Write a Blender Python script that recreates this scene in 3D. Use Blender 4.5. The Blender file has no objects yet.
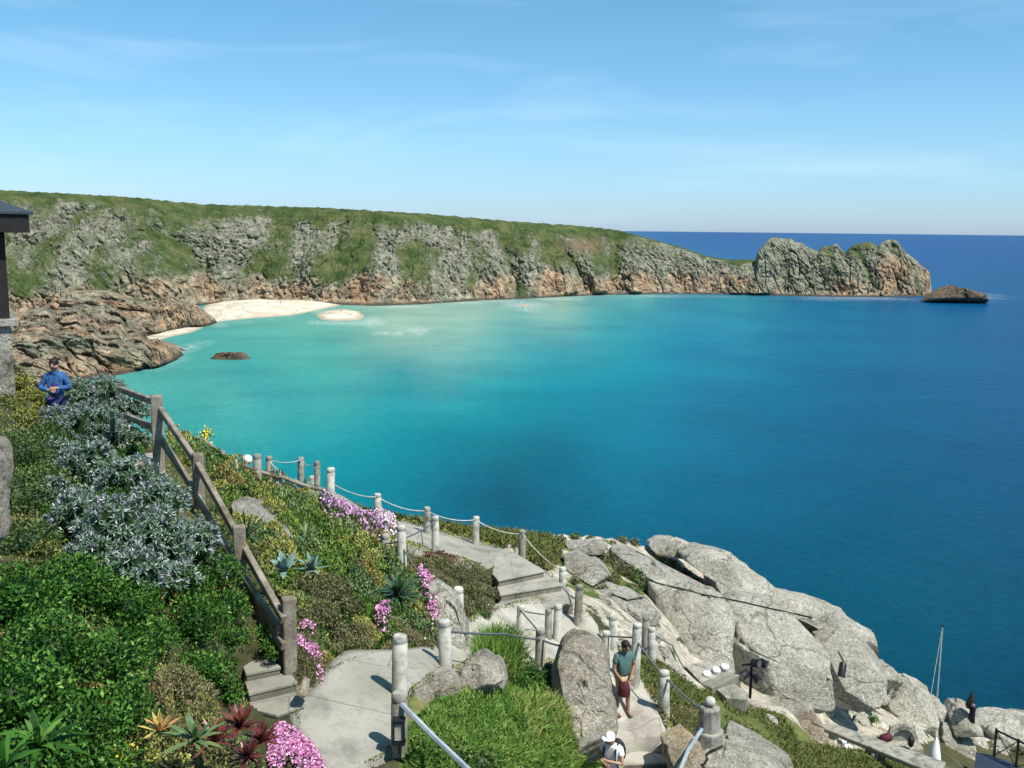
import bpy, bmesh, math, random
import numpy as np
from mathutils import Vector, Matrix
random.seed(7); RNG = np.random.default_rng(7)
SC = bpy.context.scene
COL = SC.collection
# ------------------------------------------------------------------ camera
FPX = 1000.0; PITCH = math.radians(8.77); ROLL = math.radians(0.6); EYE = 60.0
_r0 = np.array([1, 0, 0.]); _u0 = np.array([0, math.sin(PITCH), math.cos(PITCH)]); FW = np.array([0, math.cos(PITCH), -math.sin(PITCH)])
RT = math.cos(ROLL) * _r0 + math.sin(ROLL) * _u0
UP = -math.sin(ROLL) * _r0 + math.cos(ROLL) * _u0
CAMP = np.array([0, 0, EYE])
cd = bpy.data.cameras.new('camera'); cam = bpy.data.objects.new('camera', cd); COL.objects.link(cam); SC.camera = cam
cd.sensor_width = 36; cd.lens = 36 * FPX / 1024; cd.clip_start = 0.2; cd.clip_end = 300000
cam.matrix_world = Matrix(((RT[0], UP[0], -FW[0], 0), (RT[1], UP[1], -FW[1], 0), (RT[2], UP[2], -FW[2], EYE), (0, 0, 0, 1)))
# ------------------------------------------------------------------ light
SUN_DIR = Vector((0.42, -0.33, 0.86)).normalized()
world = bpy.data.worlds.new('World'); SC.world = world; world.use_nodes = True
wn = world.node_tree; wn.nodes.clear()
def N(t, typ, **k):
    n = t.nodes.new(typ)
    for a, b in k.items(): setattr(n, a, b)
    return n
wo = N(wn, 'ShaderNodeOutputWorld'); bg = N(wn, 'ShaderNodeBackground'); sky = N(wn, 'ShaderNodeTexSky')
sky.sky_type = 'NISHITA'; sky.sun_disc = False
sky.sun_elevation = math.asin(SUN_DIR.z); sky.sun_rotation = math.atan2(SUN_DIR.x, SUN_DIR.y)
sky.altitude = 60; sky.air_density = 1.0; sky.dust_density = 0.35; sky.ozone_density = 3.0
bg.inputs['Strength'].default_value = 0.09
tcw = N(wn, 'ShaderNodeTexCoord'); mpw = N(wn, 'ShaderNodeMapping'); mpw.inputs['Scale'].default_value = (2.2, 2.2, 14)
mpw.inputs['Rotation'].default_value = (0.05, 0.09, 0.3)
nzw = N(wn, 'ShaderNodeTexNoise'); nzw.inputs['Scale'].default_value = 1.6; nzw.inputs['Detail'].default_value = 6; nzw.inputs['Distortion'].default_value = 0.6
crw = N(wn, 'ShaderNodeValToRGB'); crw.color_ramp.elements[0].position = 0.50; crw.color_ramp.elements[1].position = 0.80
crw.color_ramp.elements[1].color = (0.30, 0.30, 0.30, 1)
tint = N(wn, 'ShaderNodeMix', data_type='RGBA', blend_type='MULTIPLY'); tint.inputs[0].default_value = 1.0
sepw = N(wn, 'ShaderNodeSeparateXYZ'); crt = N(wn, 'ShaderNodeValToRGB'); crt.color_ramp.elements[0].position = 0.0; crt.color_ramp.elements[0].color = (.64, .87, 1.34, 1)
crt.color_ramp.elements[1].position = .30; crt.color_ramp.elements[1].color = (.60, 1.08, 1.08, 1); _e = crt.color_ramp.elements.new(.08); _e.color = (.70, .98, 1.18, 1)
crt.color_ramp.elements.new(.6).color = (.56, 1.04, 1.04, 1)
mxw = N(wn, 'ShaderNodeMix', data_type='RGBA'); mxw.inputs[7].default_value = (6.0, 7.8, 8.8, 1)
L = wn.links
L.new(tcw.outputs['Generated'], sepw.inputs[0]); L.new(sepw.outputs[2], crt.inputs[0]); L.new(crt.outputs[0], tint.inputs[7]); L.new(sky.outputs[0], tint.inputs[6]); L.new(tcw.outputs['Generated'], mpw.inputs[0]); L.new(mpw.outputs[0], nzw.inputs['Vector'])
L.new(nzw.outputs['Fac'], crw.inputs[0]); L.new(crw.outputs[0], mxw.inputs[0]); L.new(tint.outputs[2], mxw.inputs[6])
L.new(mxw.outputs[2], bg.inputs[0]); L.new(bg.outputs[0], wo.inputs[0])
sl = bpy.data.lights.new('sun', 'SUN'); sl.energy = 4.4; sl.angle = math.radians(0.5); sl.color = (1.0, 0.955, 0.88)
so = bpy.data.objects.new('sun', sl); COL.objects.link(so); so.rotation_euler = SUN_DIR.to_track_quat('Z', 'Y').to_euler(); so.location = (30, -20, 120)
SC.view_settings.view_transform = 'Standard'; SC.view_settings.look = 'None'; SC.view_settings.gamma = 1; SC.view_settings.exposure = 0.55
SC.cycles.max_bounces = 5; SC.cycles.transparent_max_bounces = 6
# ------------------------------------------------------------------ geometry of the site
def W(px, py, d):
    u = ((np.asarray(px, float)) - 512) / FPX; v = -((np.asarray(py, float)) - 384) / FPX
    d = np.asarray(d, float)
    return CAMP + d[..., None] * (FW + u[..., None] * RT + v[..., None] * UP)
def ray(px, py): return FW + (px - 512) / FPX * RT - (py - 384) / FPX * UP
def Zp(px, py, z):                       # the point of a ray on the level z
    r = ray(px, py); return CAMP + r * ((z - EYE) / r[2])
def PX(p):                               # where a point is seen
    q = np.asarray(p, float) - CAMP; d = q @ FW
    return 512 + FPX * (q @ RT) / d, 384 - FPX * (q @ UP) / d, d
CP = np.array([
(-250,400,24),(-250,560,15),(-250,768,8.5),(-250,1000,5.5),(0,1000,5.6),(300,1000,9),(600,1000,15),(900,1000,19),(1300,1000,22),(1300,850,34),(1300,745,54),
(0,768,7.5),(0,600,10.5),(0,450,17),(0,395,23),(57,437,23),(100,480,17.5),(100,600,12.2),(150,768,9.5),(250,768,11.3),
(60,400,26),(130,440,24),(160,470,18.5),(200,511,17),(241,588,15.3),(290,665,14),(270,715,13.4),(340,720,13.4),(340,670,14.5),(399,752,12.9),(430,665,15.9),
(205,445,25),(235,465,26),(270,478,28),(330,500,28),(345,510,28),(378,518,29),(400,522,30),(440,527,31),(476,534,33),(520,534,35),(570,535,38),(610,538,40),(650,547,42),(750,590,44),(880,680,48),(960,715,50),(1100,735,52),
(350,640,16),(400,620,18),(350,560,19),(300,520,20),(250,480,22),(400,560,22.5),(440,600,21),(390,535,26.5),(440,550,27),(500,560,27.5),(520,580,26.5),(540,605,25.6),(585,620,25),(600,640,25),
(459,635,20.2),(480,645,20.5),(540,660,21.5),(500,700,17),(420,768,12.4),(500,768,14),(580,740,19.5),(600,690,22),
(562,597,27),(577,627,25.6),(613,650,25.2),(651,658,25.5),(635,686,23),(664,709,22),(620,720,22.3),(645,745,21.5),(607,812,20.5),(650,768,21),(708,750,21),(740,790,19.5),
(560,560,32),(610,580,33),(640,610,31),(690,660,31.8),(740,705,30.5),(800,695,33),(760,720,28.5),(700,680,29.6),(672,662,29.5),(720,712,26.8),(850,768,29),(820,730,33),(930,768,35),(880,720,38),(940,740,41),(1010,755,44),
], float)
def rbf(cp, vals, lam=.01):
    n = len(cp); X = cp / 300.
    K = np.linalg.norm(X[:, None] - X[None], axis=-1); P = np.c_[np.ones(n), X]
    A = np.zeros((n + 3, n + 3)); A[:n, :n] = K - np.eye(n) * lam; A[:n, n:] = P; A[n:, :n] = P.T
    return np.linalg.solve(A, np.r_[vals, np.zeros((3,) + np.shape(vals)[1:])])
def rbf_eval(cp, w, q):
    q = np.asarray(q, float) / 300.; out = []
    sh = q.shape[:-1]; q = q.reshape(-1, 2)
    for i in range(0, len(q), 20000):
        b = q[i:i + 20000]; r = np.linalg.norm(b[:, None, :] - cp[None] / 300., axis=-1)
        out.append(r @ w[:-3] + w[-3] + b @ w[-2:])
    return np.concatenate(out).reshape(sh + np.shape(w)[1:])
_dw = rbf(CP[:, :2], np.log(CP[:, 2]))
def D(px, py):
    q = np.stack(np.broadcast_arrays(np.asarray(px, float), np.asarray(py, float)), -1)
    return np.exp(rbf_eval(CP[:, :2], _dw, q))
def G(px, py, lift=0.0):
    p = W(px, py, D(px, py)); p[..., 2] += lift; return p
# ------------------------------------------------------------------ noise
_perm = RNG.permutation(256); _perm = np.r_[_perm, _perm, _perm]
_grad = RNG.normal(size=(256, 3)); _grad /= np.linalg.norm(_grad, axis=1)[:, None]
def _h(i, j, k): return _perm[_perm[_perm[i & 255] + (j & 255)] + (k & 255)]
def perlin(p):
    p = np.asarray(p, float); i = np.floor(p).astype(int); f = p - i; u = f * f * f * (f * (f * 6 - 15) + 10)
    def g(a, b, c):
        h = _h(i[..., 0] + a, i[..., 1] + b, i[..., 2] + c); return (_grad[h] * (f - np.array([a, b, c]))).sum(-1)
    l = lambda a, b, t: a + (b - a) * t
    return l(l(l(g(0,0,0), g(1,0,0), u[..., 0]), l(g(0,1,0), g(1,1,0), u[..., 0]), u[..., 1]),
             l(l(g(0,0,1), g(1,0,1), u[..., 0]), l(g(0,1,1), g(1,1,1), u[..., 0]), u[..., 1]), u[..., 2])
def fbm(p, o=4):
    s = 0; a = 1; p = np.asarray(p, float)
    for _ in range(o): s = s + a * perlin(p); p = p * 2.03 + 17.1; a *= .5
    return s
def ridged(p, o=4):
    s = 0; a = 1; p = np.asarray(p, float)
    for _ in range(o): s = s + a * (1 - np.abs(perlin(p)) * 2.4); p = p * 2.1 + 5.3; a *= .5
    return s / 2
_jit = RNG.random((256, 3))
def worley(p):
    p = np.asarray(p, float); i = np.floor(p).astype(int); d1 = np.full(p.shape[:-1], 9.); d2 = d1.copy(); cid = np.zeros(p.shape[:-1])
    for a in (-1, 0, 1):
        for b in (-1, 0, 1):
            for c in (-1, 0, 1):
                h = _h(i[..., 0] + a, i[..., 1] + b, i[..., 2] + c)
                q = i + np.array([a, b, c]) + _jit[h]; d = np.linalg.norm(q - p, axis=-1)
                n = d < d1; d2 = np.where(n, d1, np.minimum(d2, d)); cid = np.where(n, h / 255., cid); d1 = np.where(n, d, d1)
    return d1, d2, cid
def smooth(a, b, x): t = np.clip((x - a) / (b - a), 0, 1); return t * t * (3 - 2 * t)
def in_poly(poly, x, y):
    poly = np.asarray(poly, float); x = np.asarray(x, float); y = np.asarray(y, float); c = np.zeros(np.broadcast(x, y).shape, bool)
    n = len(poly)
    for k in range(n):
        x1, y1 = poly[k]; x2, y2 = poly[(k + 1) % n]
        if y1 == y2: continue
        m = ((y1 > y) != (y2 > y)) & (x < (x2 - x1) * (y - y1) / (y2 - y1) + x1); c ^= m
    return c
def ci(xs, pts):                          # piecewise linear curve lightly smoothed
    pts = np.asarray(pts, float); return np.interp(xs, pts[:, 0], pts[:, 1])
# ------------------------------------------------------------------ materials
MATS = {}
def newmat(name, rough=.8, spec=.3):
    m = bpy.data.materials.new(name); m.use_nodes = True; t = m.node_tree; b = t.nodes['Principled BSDF']
    b.inputs['Roughness'].default_value = rough; b.inputs['Specular IOR Level'].default_value = spec; MATS[name] = m
    return m, t, b
def noise(t, scale, detail=4, rough=.55, coord='Object', dist=0, vec=None):
    n = N(t, 'ShaderNodeTexNoise'); n.inputs['Scale'].default_value = scale; n.inputs['Detail'].default_value = detail
    n.inputs['Roughness'].default_value = rough; n.inputs['Distortion'].default_value = dist
    if vec is None:
        g = N(t, 'ShaderNodeNewGeometry'); t.links.new(g.outputs['Position'], n.inputs['Vector'])
    else: t.links.new(vec, n.inputs['Vector'])
    return n.outputs['Fac']
def ramp(t, fac, stops):
    r = N(t, 'ShaderNodeValToRGB'); e = r.color_ramp.elements
    while len(e) < len(stops): e.new(.5)
    for k, (p, c) in enumerate(stops):
        e[k].position = p; e[k].color = (c if len(c) == 4 else tuple(c) + (1,)) if not isinstance(c, float) else (c, c, c, 1)
    t.links.new(fac, r.inputs[0]); return r.outputs[0]
def mix(t, fac, a, b, mode='MIX'):
    m = N(t, 'ShaderNodeMix', data_type='RGBA', blend_type=mode)
    for s, v in ((0, fac), (6, a), (7, b)):
        if isinstance(v, (int, float)): m.inputs[s].default_value = v
        elif isinstance(v, tuple): m.inputs[s].default_value = v + (1,) if len(v) == 3 else v
        else: t.links.new(v, m.inputs[s])
    return m.outputs[2]
def bump(t, b, h, strength, dist):
    n = N(t, 'ShaderNodeBump'); n.inputs['Strength'].default_value = strength; n.inputs['Distance'].default_value = dist
    t.links.new(h, n.inputs['Height']); t.links.new(n.outputs[0], b.inputs['Normal'])
def attr(t, name):
    a = N(t, 'ShaderNodeAttribute'); a.attribute_name = name; return a.outputs['Fac']
def math_(t, op, a, b):
    m = N(t, 'ShaderNodeMath', operation=op)
    for s, v in ((0, a), (1, b)):
        if isinstance(v, (int, float)): m.inputs[s].default_value = v
        else: t.links.new(v, m.inputs[s])
    return m.outputs[0]
def leafmat(name, cols, rough=.55, spec=.3, trans=.0, back=None):
    m, t, b = newmat(name, rough, spec)
    c = ramp(t, attr(t, 'tint'), [(k / (len(cols) - 1), c) for k, c in enumerate(cols)])
    if back:
        g = N(t, 'ShaderNodeNewGeometry'); c = mix(t, g.outputs['Backfacing'], c, back)
    t.links.new(c, b.inputs['Base Color'])
    return m
def granite(name, base, dark, lichen, ochre, sc=1.0, lich=.50, och=.6):
    m, t, b = newmat(name, .93, .15)
    n1 = noise(t, .8 * sc, 5, .6); c = ramp(t, n1, [(.3, dark), (.52, base), (.8, tuple(min(1, x * 1.25) for x in base))])
    n3 = noise(t, .7 * sc, 6, .72, dist=.5); c = mix(t, ramp(t, n3, [(och, 0.), (och + .14, .75)]), c, ochre)
    n2 = noise(t, 7.5 * sc, 8, .82, dist=.3); c = mix(t, ramp(t, n2, [(lich, 0.), (lich + .07, .9)]), c, lichen)
    n6 = noise(t, 3.1 * sc, 8, .85); c = mix(t, ramp(t, n6, [(.36, .85), (.46, 0.)]), c, tuple(x * .5 for x in dark))
    gq = N(t, 'ShaderNodeNewGeometry'); vq = N(t, 'ShaderNodeVectorMath', operation='ADD'); nq = N(t, 'ShaderNodeTexNoise'); nq.inputs['Scale'].default_value = 1.3 * sc; nq.inputs['Detail'].default_value = 4
    t.links.new(gq.outputs['Position'], nq.inputs['Vector']); t.links.new(gq.outputs['Position'], vq.inputs[0]); t.links.new(nq.outputs['Color'], vq.inputs[1])
    vo = N(t, 'ShaderNodeTexVoronoi', feature='DISTANCE_TO_EDGE'); vo.inputs['Scale'].default_value = .27 * sc; t.links.new(vq.outputs[0], vo.inputs['Vector'])
    ck = ramp(t, vo.outputs['Distance'], [(.0, 1.), (.013, 0.)]); c = mix(t, math_(t, 'MULTIPLY', ck, .6), c, (.05, .045, .035))
    st_ = noise(t, .45 * sc, 4, .6, vec=None); c = mix(t, .7, c, ramp(t, st_, [(.35, (.62, .60, .56)), (.55, (1., 1., 1.)), (.7, (1.2, 1.18, 1.1))]), 'MULTIPLY')
    n4 = noise(t, 22 * sc, 3, .7); c = mix(t, .8, c, ramp(t, n4, [(.34, (.42, .40, .38)), (.5, (1., 1., 1.)), (.7, (1.3, 1.3, 1.3))]), 'MULTIPLY')
    t.links.new(c, b.inputs['Base Color'])
    n5 = noise(t, 3.2 * sc, 9, .75); bump(t, b, n5, 1., .35 / sc)
    return m
granite('granite', (.60, .565, .46), (.40, .37, .29), (.82, .80, .71), (.34, .27, .15))
granite('granite_warm', (.58, .49, .36), (.36, .28, .19), (.70, .66, .54), (.50, .36, .20), lich=.54, och=.58)
granite('granite_sand', (.62, .55, .43), (.42, .36, .27), (.76, .73, .63), (.52, .40, .24), och=.6)
granite('granite_reef', (.24, .18, .12), (.08, .065, .05), (.34, .28, .20), (.22, .15, .07), sc=.06)
granite('granite_pale', (.56, .52, .44), (.38, .34, .28), (.72, .70, .62), (.45, .36, .22), och=.62)
def concrete(name, base, var=.12, sc=1.):
    m, t, b = newmat(name, .92, .2)
    n1 = noise(t, 1.6 * sc, 5, .65); c = ramp(t, n1, [(.3, tuple(x * (1 - 2.2 * var) for x in base)), (.52, base), (.75, tuple(min(.9, x * (1 + var)) for x in base))])
    n2 = noise(t, 38 * sc, 3, .7); c = mix(t, .6, c, ramp(t, n2, [(.25, (.6, .58, .56)), (.5, (1., 1., 1.)), (.8, (1.15, 1.15, 1.15))]), 'MULTIPLY')
    vo = N(t, 'ShaderNodeTexVoronoi', feature='DISTANCE_TO_EDGE'); vo.inputs['Scale'].default_value = .7 * sc; gq = N(t, 'ShaderNodeNewGeometry'); t.links.new(gq.outputs['Position'], vo.inputs['Vector'])
    if sc < 1.5: c = mix(t, math_(t, 'MULTIPLY', ramp(t, vo.outputs['Distance'], [(.0, 1.), (.012, 0.)]), .7), c, tuple(x * .3 for x in base))
    nm = noise(t, .8, 6, .75); c = mix(t, ramp(t, nm, [(.52, 0.), (.66, .7)]), c, tuple(x * y for x, y in zip(base, (.42, .46, .34))))
    n3 = noise(t, 6 * sc, 6, .75); c = mix(t, ramp(t, n3, [(.58, 0.), (.72, .55)]), c, tuple(x * .55 for x in base))
    t.links.new(c, b.inputs['Base Color']); bump(t, b, n2, .5, .01); return m
concrete('path_concrete', (.32,.305,.26), .2)
concrete('path_pale', (.42,.39,.33), .2)
concrete('step_face', (.31,.295,.245), .2)
concrete('riser_stone', (.20,.18,.14), .25)
concrete('post_concrete', (.50,.485,.42), .28, 3.)
concrete('post_grey', (.30,.285,.24), .3, 3.)
def plain(name, col, rough=.7, spec=.3, metal=0, var=.25, sc=6):
    m, t, b = newmat(name, rough, spec); b.inputs['Metallic'].default_value = metal
    c = ramp(t, noise(t, sc, 4), [(.3, tuple(x * (1 - var) for x in col)), (.7, tuple(min(1, x * (1 + var)) for x in col))])
    t.links.new(c, b.inputs['Base Color']); return m
plain('iron', (.10, .105, .11), .5, .5); plain('pipe', (.30, .35, .38), .35, .5); plain('rope', (.50, .49, .44), .8)
plain('cable', (.02, .02, .022), .5); plain('black_paint', (.012, .012, .015), .45, .4); plain('roof_slate', (.035, .045, .06), .6, .4, sc=14)
plain('dark_timber', (.018, .015, .014), .7); plain('skin', (.42, .24, .16), .55, .3, var=.1); plain('skin_tan', (.25, .13, .08), .55, .3, var=.1)
plain('hair', (.015, .011, .009), .6); plain('shirt_teal', (.075, .14, .135), .85, var=.2, sc=9); plain('cloth_blue', (.03, .10, .26), .8, var=.6, sc=16)
plain('cloth_navy', (.03, .03, .13), .85); plain('khaki', (.40, .31, .19), .85, var=.12); plain('maroon', (.07, .012, .018), .75); plain('white_cloth', (.78, .76, .74), .85, var=.07)
plain('shoe', (.05, .035, .03), .7); plain('strap_black', (.015, .015, .018), .6); plain('white_paint', (.8, .8, .77), .5, var=.06); plain('deck_blue', (.02, .03, .055), .7)
plain('sunglasses', (.008, .008, .01), .15, .6); plain('glass_dark', (.02, .025, .03), .1, .6)
plain('lamp_glass', (.12, .10, .12), .2, .6)
m, t, b = newmat('weathered_wood', .85, .2)
n1 = noise(t, 3, 5); n2 = noise(t, 22, 4, .7)
c = ramp(t, n1, [(.3, (.13, .10, .07)), (.6, (.27, .235, .185)), (.8, (.38, .35, .29))]); c = mix(t, .7, c, ramp(t, n2, [(.3, (.5, .5, .5)), (.6, (1.1, 1.1, 1.1))]), 'MULTIPLY')
t.links.new(c, b.inputs['Base Color']); bump(t, b, n2, .5, .02)
# sea
m, t, b = newmat('sea_water', .3, .5); b.inputs['IOR'].default_value = 1.33; b.inputs['Specular IOR Level'].default_value = .04
ca = N(t, 'ShaderNodeAttribute'); ca.attribute_name = 'col'
n0 = noise(t, .02, 5, .6); c = mix(t, .5, ca.outputs['Color'], ramp(t, n0, [(.3, (.72, .78, .80)), (.7, (1.26, 1.18, 1.14))]), 'MULTIPLY'); c = mix(t, .5, c, ramp(t, noise(t, .0065, 5, .65, dist=.6), [(.34, (.66, .74, .80)), (.5, (1., 1., 1.)), (.68, (1.3, 1.2, 1.12))]), 'MULTIPLY')
gp = N(t, 'ShaderNodeNewGeometry'); mp = N(t, 'ShaderNodeMapping'); mp.inputs['Scale'].default_value = (.8, 1.3, 1); mp.inputs['Rotation'].default_value = (0, 0, .5)
t.links.new(gp.outputs['Position'], mp.inputs[0])
nw = noise(t, .5, 6, .7, vec=mp.outputs[0], dist=.4); nl = noise(t, .09, 4, .6, vec=mp.outputs[0])
c = mix(t, .85, c, ramp(t, nw, [(.30, (.70, .78, .82)), (.5, (1., 1., 1.)), (.68, (1.3, 1.2, 1.16))]), 'MULTIPLY')
fm = attr(t, 'foam'); ff = math_(t, 'MULTIPLY', fm, ramp(t, noise(t, .35, 6, .7), [(.45, 0.), (.6, 1.)]))
c = mix(t, ff, c, (.75, .78, .76)); t.links.new(c, b.inputs['Base Color'])
hh = math_(t, 'ADD', nw, math_(t, 'MULTIPLY', nl, 1.5)); bump(t, b, hh, .8, .7)
# cliff
m, t, b = newmat('cliff', .95, .15)
n1 = noise(t, .14, 6, .7); n2 = noise(t, .7, 6, .75); nb = noise(t, .035, 4, .6)
rk = ramp(t, n1, [(.28, (.07, .07, .055)), (.43, (.16, .165, .125)), (.58, (.28, .28, .22)), (.78, (.50, .485, .40))])
tn = ramp(t, n1, [(.28, (.06, .05, .04)), (.43, (.19, .14, .095)), (.55, (.40, .26, .16)), (.65, (.50, .38, .26)), (.8, (.62, .54, .43))])
c = mix(t, attr(t, 'tan'), rk, tn)
c = mix(t, .75, c, ramp(t, n2, [(.30, (.22, .21, .20)), (.45, (.85, .85, .82)), (.68, (1.4, 1.38, 1.3))]), 'MULTIPLY')
gq = N(t, 'ShaderNodeNewGeometry'); mq = N(t, 'ShaderNodeMapping'); mq.inputs['Scale'].default_value = (1, 1, .2); t.links.new(gq.outputs['Position'], mq.inputs[0])
c = mix(t, .8, c, ramp(t, noise(t, .16, 5, .65, vec=mq.outputs[0], dist=.3), [(.34, (.42, .42, .40)), (.5, (1., 1., 1.)), (.68, (1.3, 1.28, 1.22))]), 'MULTIPLY')
gr = ramp(t, noise(t, .06, 6, .7), [(.3, (.024, .042, .013)), (.46, (.055, .084, .025)), (.6, (.105, .12, .045)), (.78, (.17, .14, .07))])
gr = mix(t, .7, gr, ramp(t, noise(t, .45, 5, .7), [(.3, (.45, .5, .5)), (.7, (1.4, 1.35, 1.3))]), 'MULTIPLY')
gf = math_(t, 'ADD', attr(t, 'green'), math_(t, 'MULTIPLY', math_(t, 'SUBTRACT', n2, .5), 2.6))
gf = math_(t, 'ADD', gf, math_(t, 'MULTIPLY', math_(t, 'SUBTRACT', noise(t, .26, 5, .7), .5), 1.6))
gf = math_(t, 'ADD', gf, math_(t, 'MULTIPLY', math_(t, 'SUBTRACT', n1, .5), 1.3))
c = mix(t, ramp(t, gf, [(.44, 0.), (.56, 1.)]), c, gr)
c = mix(t, attr(t, 'wet'), c, (.045, .04, .032)); c = mix(t, attr(t, 'heath'), c, (.20, .13, .085))
t.links.new(c, b.inputs['Base Color']); bump(t, b, n2, .8, 1.6)
m, t, b = newmat('sand', .95, .1)
c = ramp(t, noise(t, .05, 5), [(.35, (.50, .42, .31)), (.6, (.66, .59, .47))]); c = mix(t, attr(t, 'wet'), c, (.36, .30, .22)); t.links.new(c, b.inputs['Base Color'])
# hillside ground
m, t, b = newmat('hillside', .95, .1)
n1 = noise(t, .55, 6, .7); n2 = noise(t, 6, 5, .7)
soil = ramp(t, n1, [(.3, (.035, .04, .018)), (.5, (.075, .075, .035)), (.7, (.13, .10, .055))])
grs = ramp(t, n1, [(.32, (.045, .075, .018)), (.52, (.10, .13, .035)), (.68, (.19, .18, .07))])
c = mix(t, attr(t, 'grass'), soil, grs)
rc = ramp(t, noise(t, 2.5, 6, .7), [(.3, (.22, .19, .14)), (.6, (.52, .47, .38)), (.8, (.64, .60, .52))])
rf = math_(t, 'ADD', attr(t, 'rock'), math_(t, 'MULTIPLY', math_(t, 'SUBTRACT', n1, .5), 1.6))
c = mix(t, ramp(t, rf, [(.48, 0.), (.58, 1.)]), c, rc)
c = mix(t, .7, c, ramp(t, n2, [(.3, (.5, .5, .5)), (.7, (1.3, 1.3, 1.3))]), 'MULTIPLY')
t.links.new(c, b.inputs['Base Color']); bump(t, b, n2, .7, .08)
# foliage colours
leafmat('leaf_dark', [(.010, .035, .005), (.035, .11, .015), (.075, .18, .028), (.20, .32, .08)], .55, .12)
leafmat('leaf_mid', [(.03, .06, .015), (.07, .12, .028), (.13, .19, .045), (.24, .27, .09)], .5, .3)
leafmat('leaf_silver', [(.012, .028, .010), (.06, .12, .055), (.14, .21, .14), (.48, .48, .49)], .7, .1, back=(.46, .45, .48))
leafmat('leaf_yellow', [(.09, .10, .02), (.19, .20, .04), (.34, .33, .07), (.5, .45, .16)], .5, .3)
leafmat('leaf_heath', [(.055, .06, .025), (.10, .11, .045), (.16, .17, .065), (.24, .19, .11)], .7, .2)
leafmat('leaf_red', [(.045, .012, .014), (.09, .02, .02), (.18, .05, .035), (.30, .11, .07)], .4, .4)
leafmat('leaf_agave', [(.10, .18, .15), (.16, .26, .22), (.24, .34, .30)], .5, .3)
leafmat('leaf_aloe', [(.02, .055, .03), (.05, .11, .045), (.12, .17, .06)], .45, .35)
leafmat('leaf_gold', [(.14, .17, .03), (.42, .36, .08), (.5, .22, .10)], .5, .3)
leafmat('grass_blade', [(.03, .09, .01), (.07, .17, .02), (.15, .24, .04), (.34, .34, .10)], .6, .25)
leafmat('leaf_mixed', [(.012, .035, .008), (.06, .13, .02), (.18, .27, .05), (.11, .19, .09), (.38, .38, .09), (.19, .13, .05), (.26, .34, .22)], .6, .2)
leafmat('turf', [(.05, .085, .018), (.10, .13, .03), (.17, .16, .05), (.22, .15, .08)], .7, .2)
leafmat('petal_pink', [(.42, .14, .30), (.68, .30, .52), (.82, .52, .68)], .6, .15)
leafmat('petal_pale', [(.72, .50, .62), (.82, .62, .72), (.85, .78, .80)], .6, .2)
leafmat('petal_mauve', [(.36, .16, .36), (.55, .30, .50), (.68, .45, .60)], .6, .2)
leafmat('petal_yellow', [(.75, .55, .02), (.85, .68, .03), (.9, .8, .15)], .5, .2)
leafmat('petal_orange', [(.75, .35, .05), (.85, .48, .12)], .5, .2)
leafmat('petal_white', [(.5, .55, .4), (.8, .8, .7)], .5, .2)
# ------------------------------------------------------------------ mesh helpers
def link(o, parent=None):
    COL.objects.link(o)
    if parent is not None: o.parent = parent
    return o
def tag(o, label=None, cat=None, group=None, kind=None):
    if label: o['label'] = label
    if cat: o['category'] = cat
    if group: o['group'] = group
    if kind: o['kind'] = kind
    return o
def mesh_np(name, V, F, mat, attrs=None, smooth_=False, parent=None, col=None, loc=None):
    V = np.asarray(V, np.float64).reshape(-1, 3)
    if loc is None:
        loc = np.array([V[:, 0].mean(), V[:, 1].mean(), V[:, 2].min()]) if parent is None else np.zeros(3)
    loc = np.asarray(loc, float)
    pl = np.zeros(3) if parent is None else np.array(parent.location)
    V = V - (loc if parent is None else pl)
    F = np.asarray(F, np.int32); k = F.shape[1]
    me = bpy.data.meshes.new(name); me.vertices.add(len(V)); me.vertices.foreach_set('co', V.astype(np.float32).ravel())
    me.loops.add(F.size); me.loops.foreach_set('vertex_index', F.ravel()); me.polygons.add(len(F))
    me.polygons.foreach_set('loop_start', np.arange(len(F), dtype=np.int32) * k)
    me.polygons.foreach_set('loop_total', np.full(len(F), k, np.int32))
    if smooth_: me.polygons.foreach_set('use_smooth', np.ones(len(F), bool))
    me.update(calc_edges=True)
    for a, v in (attrs or {}).items():
        at = me.attributes.new(a, 'FLOAT', 'POINT'); at.data.foreach_set('value', np.asarray(v, np.float32).ravel())
    if col is not None:
        at = me.attributes.new('col', 'FLOAT_COLOR', 'POINT'); at.data.foreach_set('color', np.c_[col, np.ones(len(V))].astype(np.float32).ravel())
    me.materials.append(MATS[mat]); me.validate()
    o = bpy.data.objects.new(name, me)
    if parent is None: o.location = loc
    return link(o, parent)
def grid_faces(n, m, off=0, wrap=False):
    i = np.arange(n - 1)[:, None]; j = np.arange(m if wrap else m - 1)[None]; j2 = (j + 1) % m
    return np.stack([i * m + j, i * m + j2, (i + 1) * m + j2, (i + 1) * m + j], -1).reshape(-1, 4) + off
def empty(name, loc, label=None, cat=None, group=None):
    o = bpy.data.objects.new(name, None); o.location = Vector(tuple(float(x) for x in loc)); o.empty_display_size = .2
    link(o); return tag(o, label, cat, group)
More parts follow.
